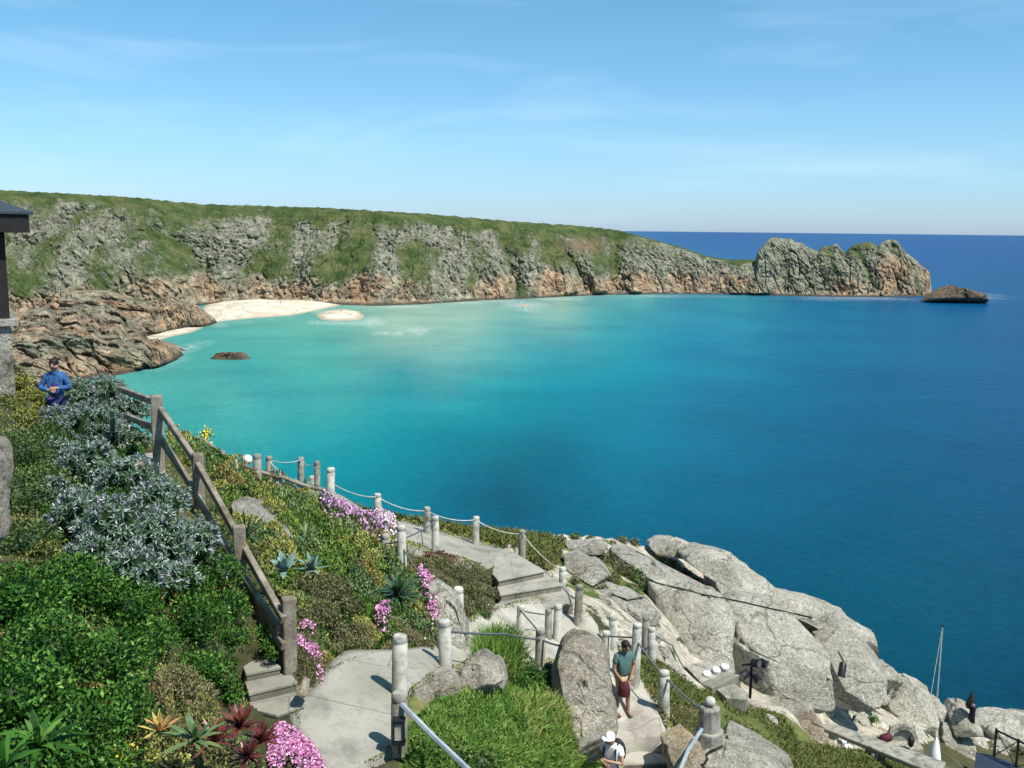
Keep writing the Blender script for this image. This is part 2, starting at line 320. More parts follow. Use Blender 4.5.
class MB:
    def __init__(s): s.v = []; s.f = []; s.n = 0
    def add(s, V, F): 
        s.v.append(np.asarray(V, float)); s.f += [tuple(int(i) + s.n for i in f) for f in F]; s.n += len(V); return s
    def prism(s, poly, z0, z1):           # poly: list of xyz (z ignored)
        n = len(poly); V = [(p[0], p[1], z1) for p in poly] + [(p[0], p[1], z0) for p in poly]
        F = [tuple(range(n)), tuple(range(2 * n - 1, n - 1, -1))] + [(i, i + n, (i + 1) % n + n, (i + 1) % n) for i in range(n)]
        return s.add(V, F)
    def box(s, c, size, rot=None):
        V = np.array([[x, y, z] for x in (-.5, .5) for y in (-.5, .5) for z in (-.5, .5)]) * np.array(size)
        if rot is not None: V = V @ np.array(rot).T
        return s.add(V + np.array(c), [(0, 1, 3, 2), (4, 6, 7, 5), (0, 4, 5, 1), (2, 3, 7, 6), (0, 2, 6, 4), (1, 5, 7, 3)])
    def beam(s, a, b, w, h):
        a = np.array(a, float); b = np.array(b, float); d = b - a; l = np.linalg.norm(d); d /= l
        x = np.cross(d, [0, 0, 1]); x /= np.linalg.norm(x) + 1e-9; y = np.cross(x, d)
        return s.box((a + b) / 2, (w, l, h), np.array([x, d, y]).T)
    def tube(s, pts, r, k=8, cap=True):
        pts = np.asarray(pts, float); r = np.broadcast_to(r, len(pts)); V = []; F = []
        up = np.array([0, 0, 1.]); 
        for i, p in enumerate(pts):
            d = pts[min(i + 1, len(pts) - 1)] - pts[max(i - 1, 0)]; d /= np.linalg.norm(d) + 1e-9
            x = np.cross(d, up if abs(d[2]) < .95 else np.array([1., 0, 0])); x /= np.linalg.norm(x); y = np.cross(x, d)
            for j in range(k):
                a = 2 * math.pi * j / k; V.append(p + r[i] * (math.cos(a) * x + math.sin(a) * y))
        for i in range(len(pts) - 1):
            for j in range(k): F.append((i * k + j, i * k + (j + 1) % k, (i + 1) * k + (j + 1) % k, (i + 1) * k + j))
        if cap: F.append(tuple(range(k - 1, -1, -1))); F.append(tuple(range((len(pts) - 1) * k, len(pts) * k)))
        return s.add(V, F)
    def lathe(s, c, prof, k=16):
        c = np.array(c, float); V = []; F = []
        for (r, z) in prof:
            for j in range(k): a = 2 * math.pi * j / k; V.append(c + np.array([r * math.cos(a), r * math.sin(a), z]))
        for i in range(len(prof) - 1):
            for j in range(k): F.append((i * k + j, i * k + (j + 1) % k, (i + 1) * k + (j + 1) % k, (i + 1) * k + j))
        F.append(tuple(range(k - 1, -1, -1))); F.append(tuple(range((len(prof) - 1) * k, len(prof) * k)))
        return s.add(V, F)
    def ball(s, c, r, k=12, sq=(1, 1, 1)):
        V = []; F = []; c = np.array(c, float)
        for i in range(k // 2 + 1):
            ph = math.pi * i / (k // 2)
            for j in range(k): a = 2 * math.pi * j / k; V.append(c + r * np.array([math.sin(ph) * math.cos(a) * sq[0], math.sin(ph) * math.sin(a) * sq[1], math.cos(ph) * sq[2]]))
        for i in range(k // 2):
            for j in range(k): F.append((i * k + j, (i + 1) * k + j, (i + 1) * k + (j + 1) % k, i * k + (j + 1) % k))
        return s.add(V, F)
    def build(s, name, mat, parent=None, loc=None, smooth_=False, bevel=0, wobble=0):
        V = np.concatenate(s.v)
        if wobble: V = V + wobble * np.stack([perlin(V * 2.3), perlin(V * 2.3 + 31), perlin(V * 2.3 + 77)], -1)
        if parent is None:
            if loc is None: loc = np.array([V[:, 0].mean(), V[:, 1].mean(), V[:, 2].min()])
            off = np.asarray(loc, float)
        else: off = np.array(parent.location)
        me = bpy.data.meshes.new(name); me.from_pydata((V - off).tolist(), [], s.f); me.validate()
        bm = bmesh.new(); bm.from_mesh(me); bmesh.ops.remove_doubles(bm, verts=bm.verts, dist=1e-5); bmesh.ops.recalc_face_normals(bm, faces=bm.faces); bm.to_mesh(me); bm.free()
        if smooth_: 
            me.polygons.foreach_set('use_smooth', np.ones(len(me.polygons), bool)); me.set_sharp_from_angle(angle=math.radians(50))
        me.materials.append(MATS[mat]); o = bpy.data.objects.new(name, me)
        if parent is None: o.location = off
        if bevel:
            bv = o.modifiers.new('bevel', 'BEVEL'); bv.width = bevel; bv.segments = 2; bv.limit_method = 'ANGLE'
        return link(o, parent)
# ------------------------------------------------------------------ paths (edges as seen from the hill top, laid on the hillside)
PATH_LOW = [((312,772),(352,772)),((305,742),(389,754)),((288,720),(402,754)),((292,704),(399,738)),((312,690),(400,714)),((328,670),(404,697)),((344,652),(414,688)),((392,653),(430,677)),((440,648),(452,670)),((460,632),(474,661)),((470,620),(497,664)),((500,603),(522,668)),((545,596),(550,672)),((576,598),(592,656)),((600,630),(606,668))]
PATH_UP = [((338,508),(344,516)),((362,513),(368,524)),((385,518),(390,532)),((407,522),(403,545)),((432,529),(418,555)),((456,536),(444,560)),((482,544),(468,564)),((511,553),(489,569))]
PATH_DOWN = [((600,632),(588,655)),((622,645),(598,672)),((637,672),(604,690)),((652,698),(603,712)),((668,714),(606,728)),((672,741),(608,744))]
def ribbon_px(pairs, n=10):
    a = np.array([p[0] for p in pairs], float); b = np.array([p[1] for p in pairs], float)
    s = np.linspace(0, len(a) - 1, (len(a) - 1) * n + 1); k = np.arange(len(a))
    cr = lambda A: np.stack([np.interp(s, k, A[:, 0]), np.interp(s, k, A[:, 1])], -1)
    A, B = cr(a), cr(b)
    ker = np.ones(7) / 7
    for M in (A, B):
        for q in (0, 1):
            e = np.pad(M[:, q], 3, mode='edge'); M[:, q] = np.convolve(e, ker, 'valid')
    return A, B
path_polys = []
for pr in (PATH_LOW, PATH_UP, PATH_DOWN):
    A, B = ribbon_px(pr, 3); path_polys.append(np.r_[A, B[::-1]])
step_polys = [[(489,572),(512,553),(562,584),(565,600),(500,606)], [(228,640),(262,640),(306,690),(304,712),(270,718),(248,705)], [(604,740),(674,738),(684,775),(604,780)], [(128,450),(158,450),(162,470),(132,470)]]
# ------------------------------------------------------------------ near hillside
EDGE = [(-420,392),(-250,392),(0,390),(40,395),(60,404),(100,425),(130,438),(170,440),(205,446),(235,464),(270,478),(330,500),(378,517),(400,521),(440,527),(476,533),(520,534),(570,535),(610,538),(650,547),(700,562),(750,592),(880,682),(930,716),(960,724),(1100,737),(1500,770)]
def edge_y(x):
    return ci(x, EDGE) + 0.9 * np.sin(np.asarray(x) * .21) + .7 * np.sin(np.asarray(x) * .53 + 1)
nx, ny = 520, 300
gx = np.linspace(-420, 1500, nx); tt = np.linspace(0, 1, ny) ** 1.15
GX, TT = np.meshgrid(gx, tt, indexing='ij'); EY = edge_y(GX); GY = EY + (1050 - EY) * TT
DD = D(GX, GY); P = W(GX, GY, DD)
amp = np.clip(DD / 60, .08, .5)
bumpz = fbm(P / np.array([2.6, 2.6, 2.6]), 4) * .30 * amp * 2 + fbm(P * 2.2, 3) * .05
inpath = np.zeros(GX.shape, bool)
def near_poly(poly, x, y, m=3):
    r = np.zeros(x.shape, bool)
    for dx, dy in ((0, 0), (m, 0), (-m, 0), (0, m), (0, -m)): r |= in_poly(poly, x + dx, y + dy)
    return r
for pl in path_polys + step_polys: inpath |= near_poly(pl, GX, GY)
for pl in step_polys: P[..., 2] -= .55 * near_poly(pl, GX, GY, 1)
bumpz = np.where(inpath, -.16, bumpz); bumpz *= smooth(0, .03, TT) * .8 + .2
P[..., 2] += bumpz
P[..., 2] -= 1.1 * near_poly([(820,727),(850,728),(900,745),(915,762),(880,757),(842,750),(826,742)], GX, GY, 1)
grassA = np.zeros(GX.shape); rockA = np.zeros(GX.shape)
GRASS_POLYS = [[(640,655),(668,668),(700,690),(740,705),(780,715),(830,745),(900,755),(960,775),(960,900),(690,900),(700,770),(672,700),(640,690)], [(512,528),(560,540),(600,560),(655,592),(600,600),(565,590),(540,570),(515,545)], [(400,690),(480,670),(560,690),(600,740),(590,800),(400,800)]]
for pl in GRASS_POLYS: grassA = np.maximum(grassA, in_poly(pl, GX, GY))
rockA = np.where((GX > 505) & (GY < 640) & (GX < 760), .62, 0.2) * (1 - .3 * grassA)
rockA = np.where((GX > 740) & (GY < 740) & (grassA < .5), .62, rockA); rockA = np.where((GX > 330) & (GX < 400) & (GY < 530), .6, rockA); rockA = np.where(GX < 300, 0.0, rockA); rockA = np.where(in_poly([(600,620),(660,625),(740,700),(715,700),(690,686),(668,664),(640,650)], GX, GY), .7, rockA); rockA = np.where((GX > 640) & (grassA > .5), .22, rockA)
V = P.reshape(-1, 3); F = grid_faces(nx, ny)
top = P[:, 0, :]; out = top.copy(); out[:, 2] = 0
rad = (top - CAMP) * np.array([1, 1, 0]); rad /= np.linalg.norm(rad, axis=1)[:, None]
sk = [top]
for (o_, dz) in ((.5, -.5), (1.0, -1.6), (1.8, -4), (3.5, -9), (6, -16), (9, -26), (13, -38), (20, None)):
    q = top + rad * o_; q[:, 2] = (top[:, 2] + dz) if dz is not None else -4
    q[:, 2] = np.maximum(q[:, 2], -4); j = fbm(q / 5., 3)[:, None] * .9; q = q + rad * j * (o_ > .6); sk.append(q)
S = np.stack(sk, 1)
FS = grid_faces(nx, len(sk), off=len(V)); V = np.r_[V, S.reshape(-1, 3)]
gA = np.r_[grassA.ravel(), np.zeros(S.shape[0] * S.shape[1])]; rA = np.r_[rockA.ravel(), np.where(np.repeat(gx, len(sk)) > 330, .62, .3)]
tag(mesh_np('hillside', V, np.r_[F, FS[:, ::-1]], 'hillside', {'grass': gA, 'rock': rA}, True), kind='structure')

def make_path(name, pairs, mat, lift=.05, thick=.35):
    A, B = ribbon_px(pairs, 10); n = len(A); m = 9
    t_ = np.linspace(0, 1, m)[None, :, None]; wig = (fbm(np.c_[A / 14., np.zeros(n)], 2) * 1.4)[:, None]
    A = A + wig * .6; B = B + wig[::-1] * .6
    Q = A[:, None] * (1 - t_) + B[:, None] * t_; T = G(Q[..., 0], Q[..., 1], lift); T[..., 2] += fbm(T / 3., 2) * .03
    lo0 = T[:, :1].copy(); lo1 = T[:, -1:].copy(); lo0[..., 2] -= thick; lo1[..., 2] -= thick
    T = np.concatenate([lo0, T, lo1], 1)
    e0 = T[:1].copy(); e1 = T[-1:].copy(); e0[..., 2] -= thick; e1[..., 2] -= thick
    T = np.concatenate([e0, T, e1], 0)
    F = grid_faces(T.shape[0], T.shape[1])
    o = mesh_np(name, T, F, mat, None, False); return tag(o, kind='structure')
make_path('path', PATH_LOW[:9], 'path_concrete'); make_path('path', PATH_LOW[8:], 'path_pale', .052)
make_path('path', PATH_UP, 'path_concrete'); make_path('path', PATH_DOWN, 'path_pale', .06)
# steps
def stairs(label, polys, zs, mat='step_face', depth=.6, edge='path_concrete'):
    c = Zp(*np.mean(polys[-1], axis=0), zs[-1]); e = empty('stone_steps', (c[0], c[1], min(zs) - depth), label, 'steps')
    for pl, z in zip(polys, zs):
        P_ = [Zp(x, y, z) for x, y in pl]
        st = MB().prism(P_, z - depth, z - .055).build('step', 'riser_stone', e, bevel=.02, wobble=.02)
        c_ = np.mean(P_, axis=0); T_ = [c_ + (p - c_) * 1.035 for p in P_]
        tr = MB().prism(T_, z - .052, z).build('tread', mat, e, bevel=.012, wobble=.015); tr.parent = st
    return e
stairs('short flight of worn stone steps below the timber handrail post', [
    [(224,645),(243,636),(259,647),(238,655)], [(239,656),(259,646),(280,666),(246,673)], [(244,676),(281,665),(297,682),(249,693)], [(246,697),(296,681),(305,690),(304,704),(277,714),(254,709)]], [54.10, 53.97, 53.84, 53.70])
stairs('broad pale concrete steps descending from the upper path', [
    [(484,563),(506,548),(544,570.5),(498.5,580)], [(496,581),(540,570),(562,584.5),(501,594.5)], [(499,597),(560,587),(573,603),(506,612)]], [50.93, 50.74, 50.56], 'path_concrete', .8)
stairs('wide pale steps beside the white hatted walker', [[(603,748),(676,745),(684,761),(603,765)], [(601,769),(688,766),(697,783),(599,788)], [(598,792),(700,788),(712,810),(596,812)]], [48.9, 48.73, 48.56], 'path_pale', .7)
stairs('two weathered steps behind the silvery shrub beside the timber rail', [[(128,456),(154,452),(160,459),(132,463)], [(130,467),(162,462),(168,478),(132,480)]], [55.72, 55.55], 'step_face')
stairs('low stone edged step at the front of the lower path', [[(352,774),(391,758),(409,759),(414,790),(350,800)]], [53.12], 'granite_pale', .5)

# ------------------------------------------------------------------ sea
def lin(c): c = np.asarray(c, float) / 255.; return np.where(c <= .04045, c / 12.92, ((c + .055) / 1.055) ** 2.4)
SEA = [(100,385,105,185,175),(150,400,85,178,172),(230,335,95,180,168),(300,332,110,190,175),(400,330,188,208,185),(330,345,80,175,165),(480,320,185,210,188),(560,302,185,208,180),(640,299,100,180,175),(740,298,50,158,172),
(850,301,5,112,155),(950,302,0,95,145),(250,370,50,160,165),(400,370,10,155,168),(330,400,80,182,178),(230,400,100,188,178),(480,385,30,165,175),(400,430,5,150,165),(300,450,15,150,165),(200,430,60,172,170),(550,350,10,150,172),(650,330,15,150,175),(700,340,0,135,168),(700,400,0,120,155),
(500,450,0,132,155),(538,468,0,78,110),(525,472,0,85,115),(575,480,0,118,148),(600,500,0,116,142),(450,500,0,118,145),(460,493,0,92,122),(800,500,0,98,132),(900,400,0,94,136),(1000,330,0,88,140),(1000,260,2,78,138),(800,238,4,80,146),(640,236,5,86,152),(1000,500,0,88,128),
(900,650,0,82,108),(1000,680,0,78,106),(1020,240,14,74,146),(670,242,12,76,148),(700,246,12,78,148),(740,240,12,74,148),(740,256,12,80,150),(930,245,12,73,146),(560,236,12,78,150),(930,270,10,80,148),(820,234,12,74,148),(700,550,0,95,130),(850,310,5,120,158),(800,350,0,110,155),(-100,400,90,175,170),(1150,500,0,80,120),(500,330,90,180,180),(600,320,60,170,178),(600,560,0,100,130),(200,350,75,170,165)]
SEA = np.array(SEA, float); sw = rbf(SEA[:, :2], lin(SEA[:, 2:]), .05)
ys = np.r_[np.linspace(-400, 100, 8), 100 + np.cumsum(np.geomspace(6, 9000, 260))]
xs = np.sort(np.r_[-np.geomspace(30, 70000, 130), np.linspace(-25, 25, 5), np.geomspace(30, 70000, 130)])
X, Y = np.meshgrid(xs, ys, indexing='ij'); Pn = np.stack([X, Y, np.zeros_like(X)], -1)
q = Pn - CAMP; dd = np.maximum(q @ FW, 60); qx = np.clip(512 + FPX * (q @ RT) / dd, -300, 1300); qy = np.clip(384 - FPX * (q @ UP) / dd, 231, 800)
cc = np.clip(rbf_eval(SEA[:, :2], sw, np.stack([qx, qy], -1)), 0.0005, .8)
foam = np.zeros(X.shape)
for (fx, fy, rx, ry) in ((372, 322, 12, 5), (384, 333, 9, 2), (400, 334, 5, 1.5), (418, 331, 12, 3), (525, 305, 22, 4), (534, 310, 8, 2), (180, 351, 14, 4), (330, 312, 20, 3), (965, 296, 26, 3), (200, 345, 10, 3)):
    foam = np.maximum(foam, smooth(1.3, .5, np.sqrt(((qx - fx) / rx) ** 2 + ((qy - fy) / ry) ** 2)))
coast_y = np.interp(qx, [100,130,160,182,190,200,213,222,250,292,318,345,368,372,420,480,520,600,680,790,850,925,978], [378,373,366,356,338,333,326,323,320,317,322,323,320,307,305.5,301,300,296,295,297,298,298,299])
foam = foam * .6; foam = np.maximum(foam, .6 * smooth(2.2, .4, np.abs(qy - coast_y - .9 - .8 * perlin(Pn / 25.))) * (qx > 100) * (qx < 985) * smooth(-.3, .3, perlin(Pn / 60. + 7)))
SEA_GAIN = np.array([.50, .575, .55])
tag(mesh_np('sea', Pn, grid_faces(len(xs), len(ys))[:, ::-1], 'sea_water', {'foam': foam}, False, col=cc.reshape(-1, 3) * SEA_GAIN, loc=(0, 0, 0)), kind='structure')
# ------------------------------------------------------------------ far cliffs
SLANT = [(-160,.7),(150,.7),(260,.12),(1000,-.1)]
def cliff(name, x0, x1, ncol, base, crest, setback, brk, rows, ampl, greens, tanline, back=300, seed=0., bulge=0.4, crest_green=10, tanw=10, label=None, ysc=.22):
    xs_ = np.linspace(x0, x1, ncol); by = ci(xs_, base); ty = ci(xs_, crest)
    ty = ty + fbm(np.c_[xs_ / 9., xs_ * 0 + seed, xs_ * 0], 4) * ci(xs_, ampl) * .16
    r = FW + ((xs_ - 512) / FPX)[:, None] * RT - ((by - 384) / FPX)[:, None] * UP
    db = (0 - EYE) / r[:, 2]; sb = ci(xs_, setback)
    t_ = np.linspace(0, 1, rows)
    # rows: image height runs evenly, depth follows a profile that is steep below and gentle near the crest
    py = by[:, None] * (1 - t_) + ty[:, None] * t_
    bk = ci(xs_, brk)[:, None]
    prof = np.where(t_ < bk, .25 * t_ / bk, .25 + .75 * ((t_ - bk) / (1 - bk)) ** 1.3)
    dpt = db[:, None] + sb[:, None] * prof
    Pc = W(xs_[:, None] + 0 * t_, py, dpt)
    am = ci(xs_, ampl)[:, None] * smooth(0, .08, t_)[None] * (smooth(1.0, .86, t_)[None] if ysc < .5 else smooth(1.02, .95, t_)[None]) 
    q = Pc + seed
    sl_ = ci(xs_, SLANT)[:, None]; slant = np.stack([q[..., 0] + sl_ * q[..., 2], q[..., 1] * ysc, q[..., 2] * (.55 if ysc < .5 else 1.5) + 2.5 * perlin(q / 20.)], -1)
    vf = np.stack([q[..., 0] + sl_ * q[..., 2] + 5 * perlin(q / 24.), q[..., 1] * ysc, q[..., 2] * .22], -1)
    d1, d2, cid = worley(slant / np.array([10., 10., 9.])); e1, e2, ci2 = worley(slant / np.array([4.4, 4.4, 4.2]))
    if ysc < .5:
        gl = np.abs(perlin(vf / 34. + 3)); gully = smooth(.16, 0., gl); butt = np.minimum(gl, .45) * 2.6 - .5 + .6 * fbm(slant / 24., 2)
        fis = smooth(.09, 0., np.abs(perlin(vf / 8.))) * .8 + smooth(.08, 0., np.abs(perlin(vf / 3.6 + 33))) * .35
        blk = (cid - .5) * .5 - smooth(.13, 0., d2 - d1) * .3 + .34 * ((ci2 - .5) * 1.2 - smooth(.16, 0, e2 - e1)) + .7 * fbm(q / 4.6, 4) - fis
    else:
        gully = 0 * cid; butt = fbm(q / 40., 3); f1_, f2_, c3 = worley(slant / 2.1)
        lay = np.stack([q[..., 0] / 16., q[..., 1] / 16., (q[..., 2] + .35 * q[..., 0]) / 2.6], -1); blk = (cid - .5) * 1.3 + .7 * (ci2 - .5) + .3 * (c3 - .5) + .6 * fbm(lay, 3) + .5 * fbm(q / 6., 4) - .6 * smooth(.10, 0., np.abs(perlin(q / np.array([12., 12., 26.]) + 4))) + .3
    # green cover
    g = np.zeros(py.shape) + .23
    for (cx, cy, rx, ry, val) in greens:
        g = g + .62 * val * np.exp(-(((xs_[:, None] - cx) / rx) ** 2 + ((py - cy) / ry) ** 2))
    g = g + fbm(slant / 30., 5) * 1.0 + fbm(vf / 9. + 11, 3) * .45 + gully * .35 - .2 * blk
    cg_ = (crest_green * ci(xs_, [(0, 1), (560, 1), (625, .25), (700, .05), (1000, .05)]))[:, None]; g = g + smooth(cg_, cg_ * .2, py - ty[:, None] + 5 * fbm(q / 18. + 70, 3) * (crest_green > 5)) * .9
    tl = ci(xs_, tanline)[:, None]; tan_ = smooth(tl - tanw, tl + tanw * .5, py + 14 * fbm(slant / 22., 4)) * (.55 + 1.2 * fbm(slant / 22. + 9, 3))
    g = g - 1.2 * tan_
    gm = smooth(.4, .65, g)
    disp = am * (butt * 2.3 + blk * .40 * (1 - .75 * gm)) + ci(xs_, ampl)[:, None] * .06 * fbm(q / 3., 3)
    rd = (Pc - CAMP) * np.array([1, 1, 0]); rd /= np.linalg.norm(rd, axis=-1)[..., None]
    side = np.stack([-rd[..., 1], rd[..., 0], rd[..., 2]], -1)
    Pc = Pc - rd * disp[..., None] + side * (am * .35 * fbm(q / 12. + 50, 3))[..., None]
    Pc[..., 2] += am[..., ] * .12 * blk * (t_ > .03)
    wet = smooth(2.6, .9, Pc[..., 2] + 1.2 * fbm(q / 4., 2)) * .85
    heath = np.zeros(py.shape)
    if name == 'headland' and seed == 0: heath = .75 * np.exp(-(((xs_[:, None] - 583) / 22) ** 2 + ((py - 246) / 8) ** 2) * 1.2) * (gm > .3)
    # rows behind the crest and one below the water
    last = Pc[:, -1:]; ex = []
    for k_, (o_, dz) in enumerate(((.12, .0), (.5, -.02), (1., -.08), (1.15, -2.)) if ysc < .5 else ((.1, -.35), (.4, -.75), (1., -.97), (1.15, -2.))):
        e = last + rd[:, -1:] * back * o_; 
        e[..., 2] = last[..., 2] * (1 + dz) - 1.5 * o_ - .02 if dz > -1.5 else -3; ex.append(e)
    low = Pc[:, :1].copy(); low[..., 2] = -4
    A = np.concatenate([low] + [Pc] + ex, 1); m = A.shape[1]
    pad = lambda a, lo, hi: np.concatenate([np.full((ncol, 1), lo), a, np.full((ncol, 4), hi)], 1)
    o = mesh_np(name, A, grid_faces(ncol, m)[:, ::-1], 'cliff', {'green': pad(g, 0, 1. if crest_green > 1 else 0), 'tan': pad(np.clip(tan_ + (.08 if ysc > .5 else 0), 0, 1), 1, 0 if crest_green > 1 else .8), 'wet': pad(wet, 1, 0), 'heath': pad(heath, 0, 0)}, False)
    return tag(o, kind='structure')
main_g = [(115,235,22,14,.55),(140,262,16,22,.5),(165,218,18,12,.5),(180,260,14,30,.6),(100,290,20,10,.3),(20,285,25,12,.35),(40,215,30,8,.2),(125,292,18,10,.4),(228,270,10,10,.15),(240,300,4,18,.5),(275,262,22,28,.6),(320,255,24,28,.6),(350,275,14,18,.5),(345,235,22,14,.45),(405,250,8,26,.45),(437,262,8,14,.3),
   (490,262,16,18,.55),(505,245,14,10,.6),(545,240,30,14,.8),(590,240,35,14,.8),(600,262,25,12,.7),(562,262,18,14,.7),(632,268,14,9,.45),(430,222,30,5,.5),(300,216,60,8,.6),(200,214,30,7,.4),(500,226,40,6,.6),(645,252,14,5,-.2),(690,262,40,10,-.3),(730,268,20,4,.5),
   (30,250,22,18,-.3),(60,235,22,22,-.35),(140,240,12,12,-.3),(150,272,10,10,-.2),(215,250,24,40,-.45),(250,240,16,20,-.4),(300,240,7,20,-.35),(383,262,14,38,-.55),(420,270,10,30,-.3),(455,262,22,36,-.55),(525,275,22,20,-.4),(650,260,35,20,-.35),(690,270,35,14,-.3),(60,310,60,20,-.4)]
cliff('headland', -160, 762, 1500, [(-160,330),(150,312),(205,305),(290,303.5),(330,304.5),(375,306),(420,304.5),(450,302.5),(480,300.5),(520,299),(600,295),(680,294),(762,295)],
      [(-160,183),(0,190),(60,193),(130,197),(200,204),(270,206),(330,208),(430,214),(520,222),(570,225),(618,230),(640,236),(680,247),(705,257),(730,263),(748,262),(762,263)],
      [(-160,170),(300,170),(600,140),(660,90),(720,40),(762,25)], [(-160,.35),(600,.4),(762,.6)], 190, [(-160,11),(300,10),(600,9),(700,7),(762,5)], main_g,
      [(-160,300),(0,296),(100,290),(200,282),(300,281),(420,281),(500,276),(600,278),(700,276),(762,282)], back=260, crest_green=15)
# logan rock promontory
cliff('headland', 742, 932, 520, [(742,295),(790,296),(850,297),(900,297),(925,296),(932,296)],
      [(742,263),(755,262),(758,250),(764,244),(769,239.3),(776,236.3),(784,239),(791,238.5),(797,242),(803,243),(810,248),(818,251),(824,247),(830,245),(837,243.5),(841,249),(845,253),(849,248),(854,245),(860,243.5),(868,242),(873,243),(877,246),(882,242),(889,239),(893,239.5),(898,242),(903,249),(910,255.6),(916,259),(920,265),(925,268),(930,273),(932,294)],
      [(742,35),(800,60),(900,55),(932,8)], [(742,.5),(932,.5)], 150, [(742,6),(800,9),(900,8),(925,4),(932,1)],
      [(752,262,8,5,.6),(840,262,10,12,.3),(800,262,12,8,.2),(862,255,10,8,.12)], [(742,282),(800,284),(860,282),(885,256),(905,262),(932,268)], back=30, seed=300., crest_green=.5)
# brown spur near on the left, with a second one behind it
cliff('headland', -160, 184, 620, [(-160,430),(0,405),(60,388),(100,378),(130,373),(160,366),(176,360),(184,355)],
      [(-160,315),(0,322),(15,316),(30,310),(45,306),(58,312),(75,307),(88,314),(92,312),(105,320),(118,320),(126,331),(142,332),(150,340),(158,339),(165,345),(176,350),(184,355)],
      [(-160,120),(100,90),(150,40),(184,4)], [(-160,.5),(184,.6)], 140, [(-160,10),(100,9),(150,7),(175,3),(184,.8)],
      [(0,330,30,14,.2)], [(-160,322),(184,312)], back=110, seed=610., crest_green=.3, tanw=24, ysc=.9)
cliff('headland', 60, 217, 320, [(60,345),(150,336),(165,333),(190,328),(208,326),(217,323)],
      [(60,290),(110,290),(130,296),(150,302),(180,301),(196,305),(206,312),(214,318),(217,322)],
      [(60,90),(150,70),(200,25),(217,3)], [(60,.5),(217,.6)], 90, [(60,9),(150,8),(200,5),(217,.8)],
      [(120,300,25,8,.3)], [(60,300),(217,296)], back=60, seed=905., crest_green=.3, tanw=24, ysc=.9)
# beach, sand bar, cove
def sheet(name, outline_px, mat, z0=.05, zmax=1.5, nr=14, parent=None, dome=True, back=None):
    P_ = np.array([Zp(x, y, 0.) for x, y in outline_px]); c = P_.mean(0); n = len(P_)
    s = np.linspace(0, n, n * 8, endpoint=False); P2 = np.stack([np.interp(s, np.arange(n + 1), np.r_[P_[:, k], P_[:1, k]]) for k in range(3)], -1)
    rr = np.linspace(1, 0.02, nr); V = c + (P2[None] - c) * rr[:, None, None]; V[..., 2] = -.4 + (zmax + .4) * (1 - rr[:, None] ** 1.6)
    V[..., 2] += fbm(V / 20., 2) * .3 * (1 - rr[:, None])
    wet = np.clip(smooth(.9, .1, V[..., 2]) + .75 * smooth(.0, .35, fbm(V / np.array([50., 7., 1.]), 3)), 0, 1)
    o = mesh_np(name, V, grid_faces(nr, V.shape[1], wrap=True), mat, {'wet': wet}, True); return tag(o, kind='structure')
sheet('beach', [(196,312),(206,301),(250,297),(300,299),(335,300),(345,305),(318,311),(292,316),(250,319),(220,322),(202,325)], 'sand', zmax=4.5)
sheet('sandbar', [(312,315),(322,310),(345,308),(362,311),(368,317),(362,321),(335,322),(318,320)], 'sand', zmax=1.6)
sheet('sandbar', [(508,306),(520,303),(535,303),(536,306),(520,308)], 'sand', zmax=.25)
sheet('cove_sand', [(128,342),(150,334),(170,330),(195,325),(210,326),(196,332),(172,337),(155,342)], 'sand', zmax=1.2)
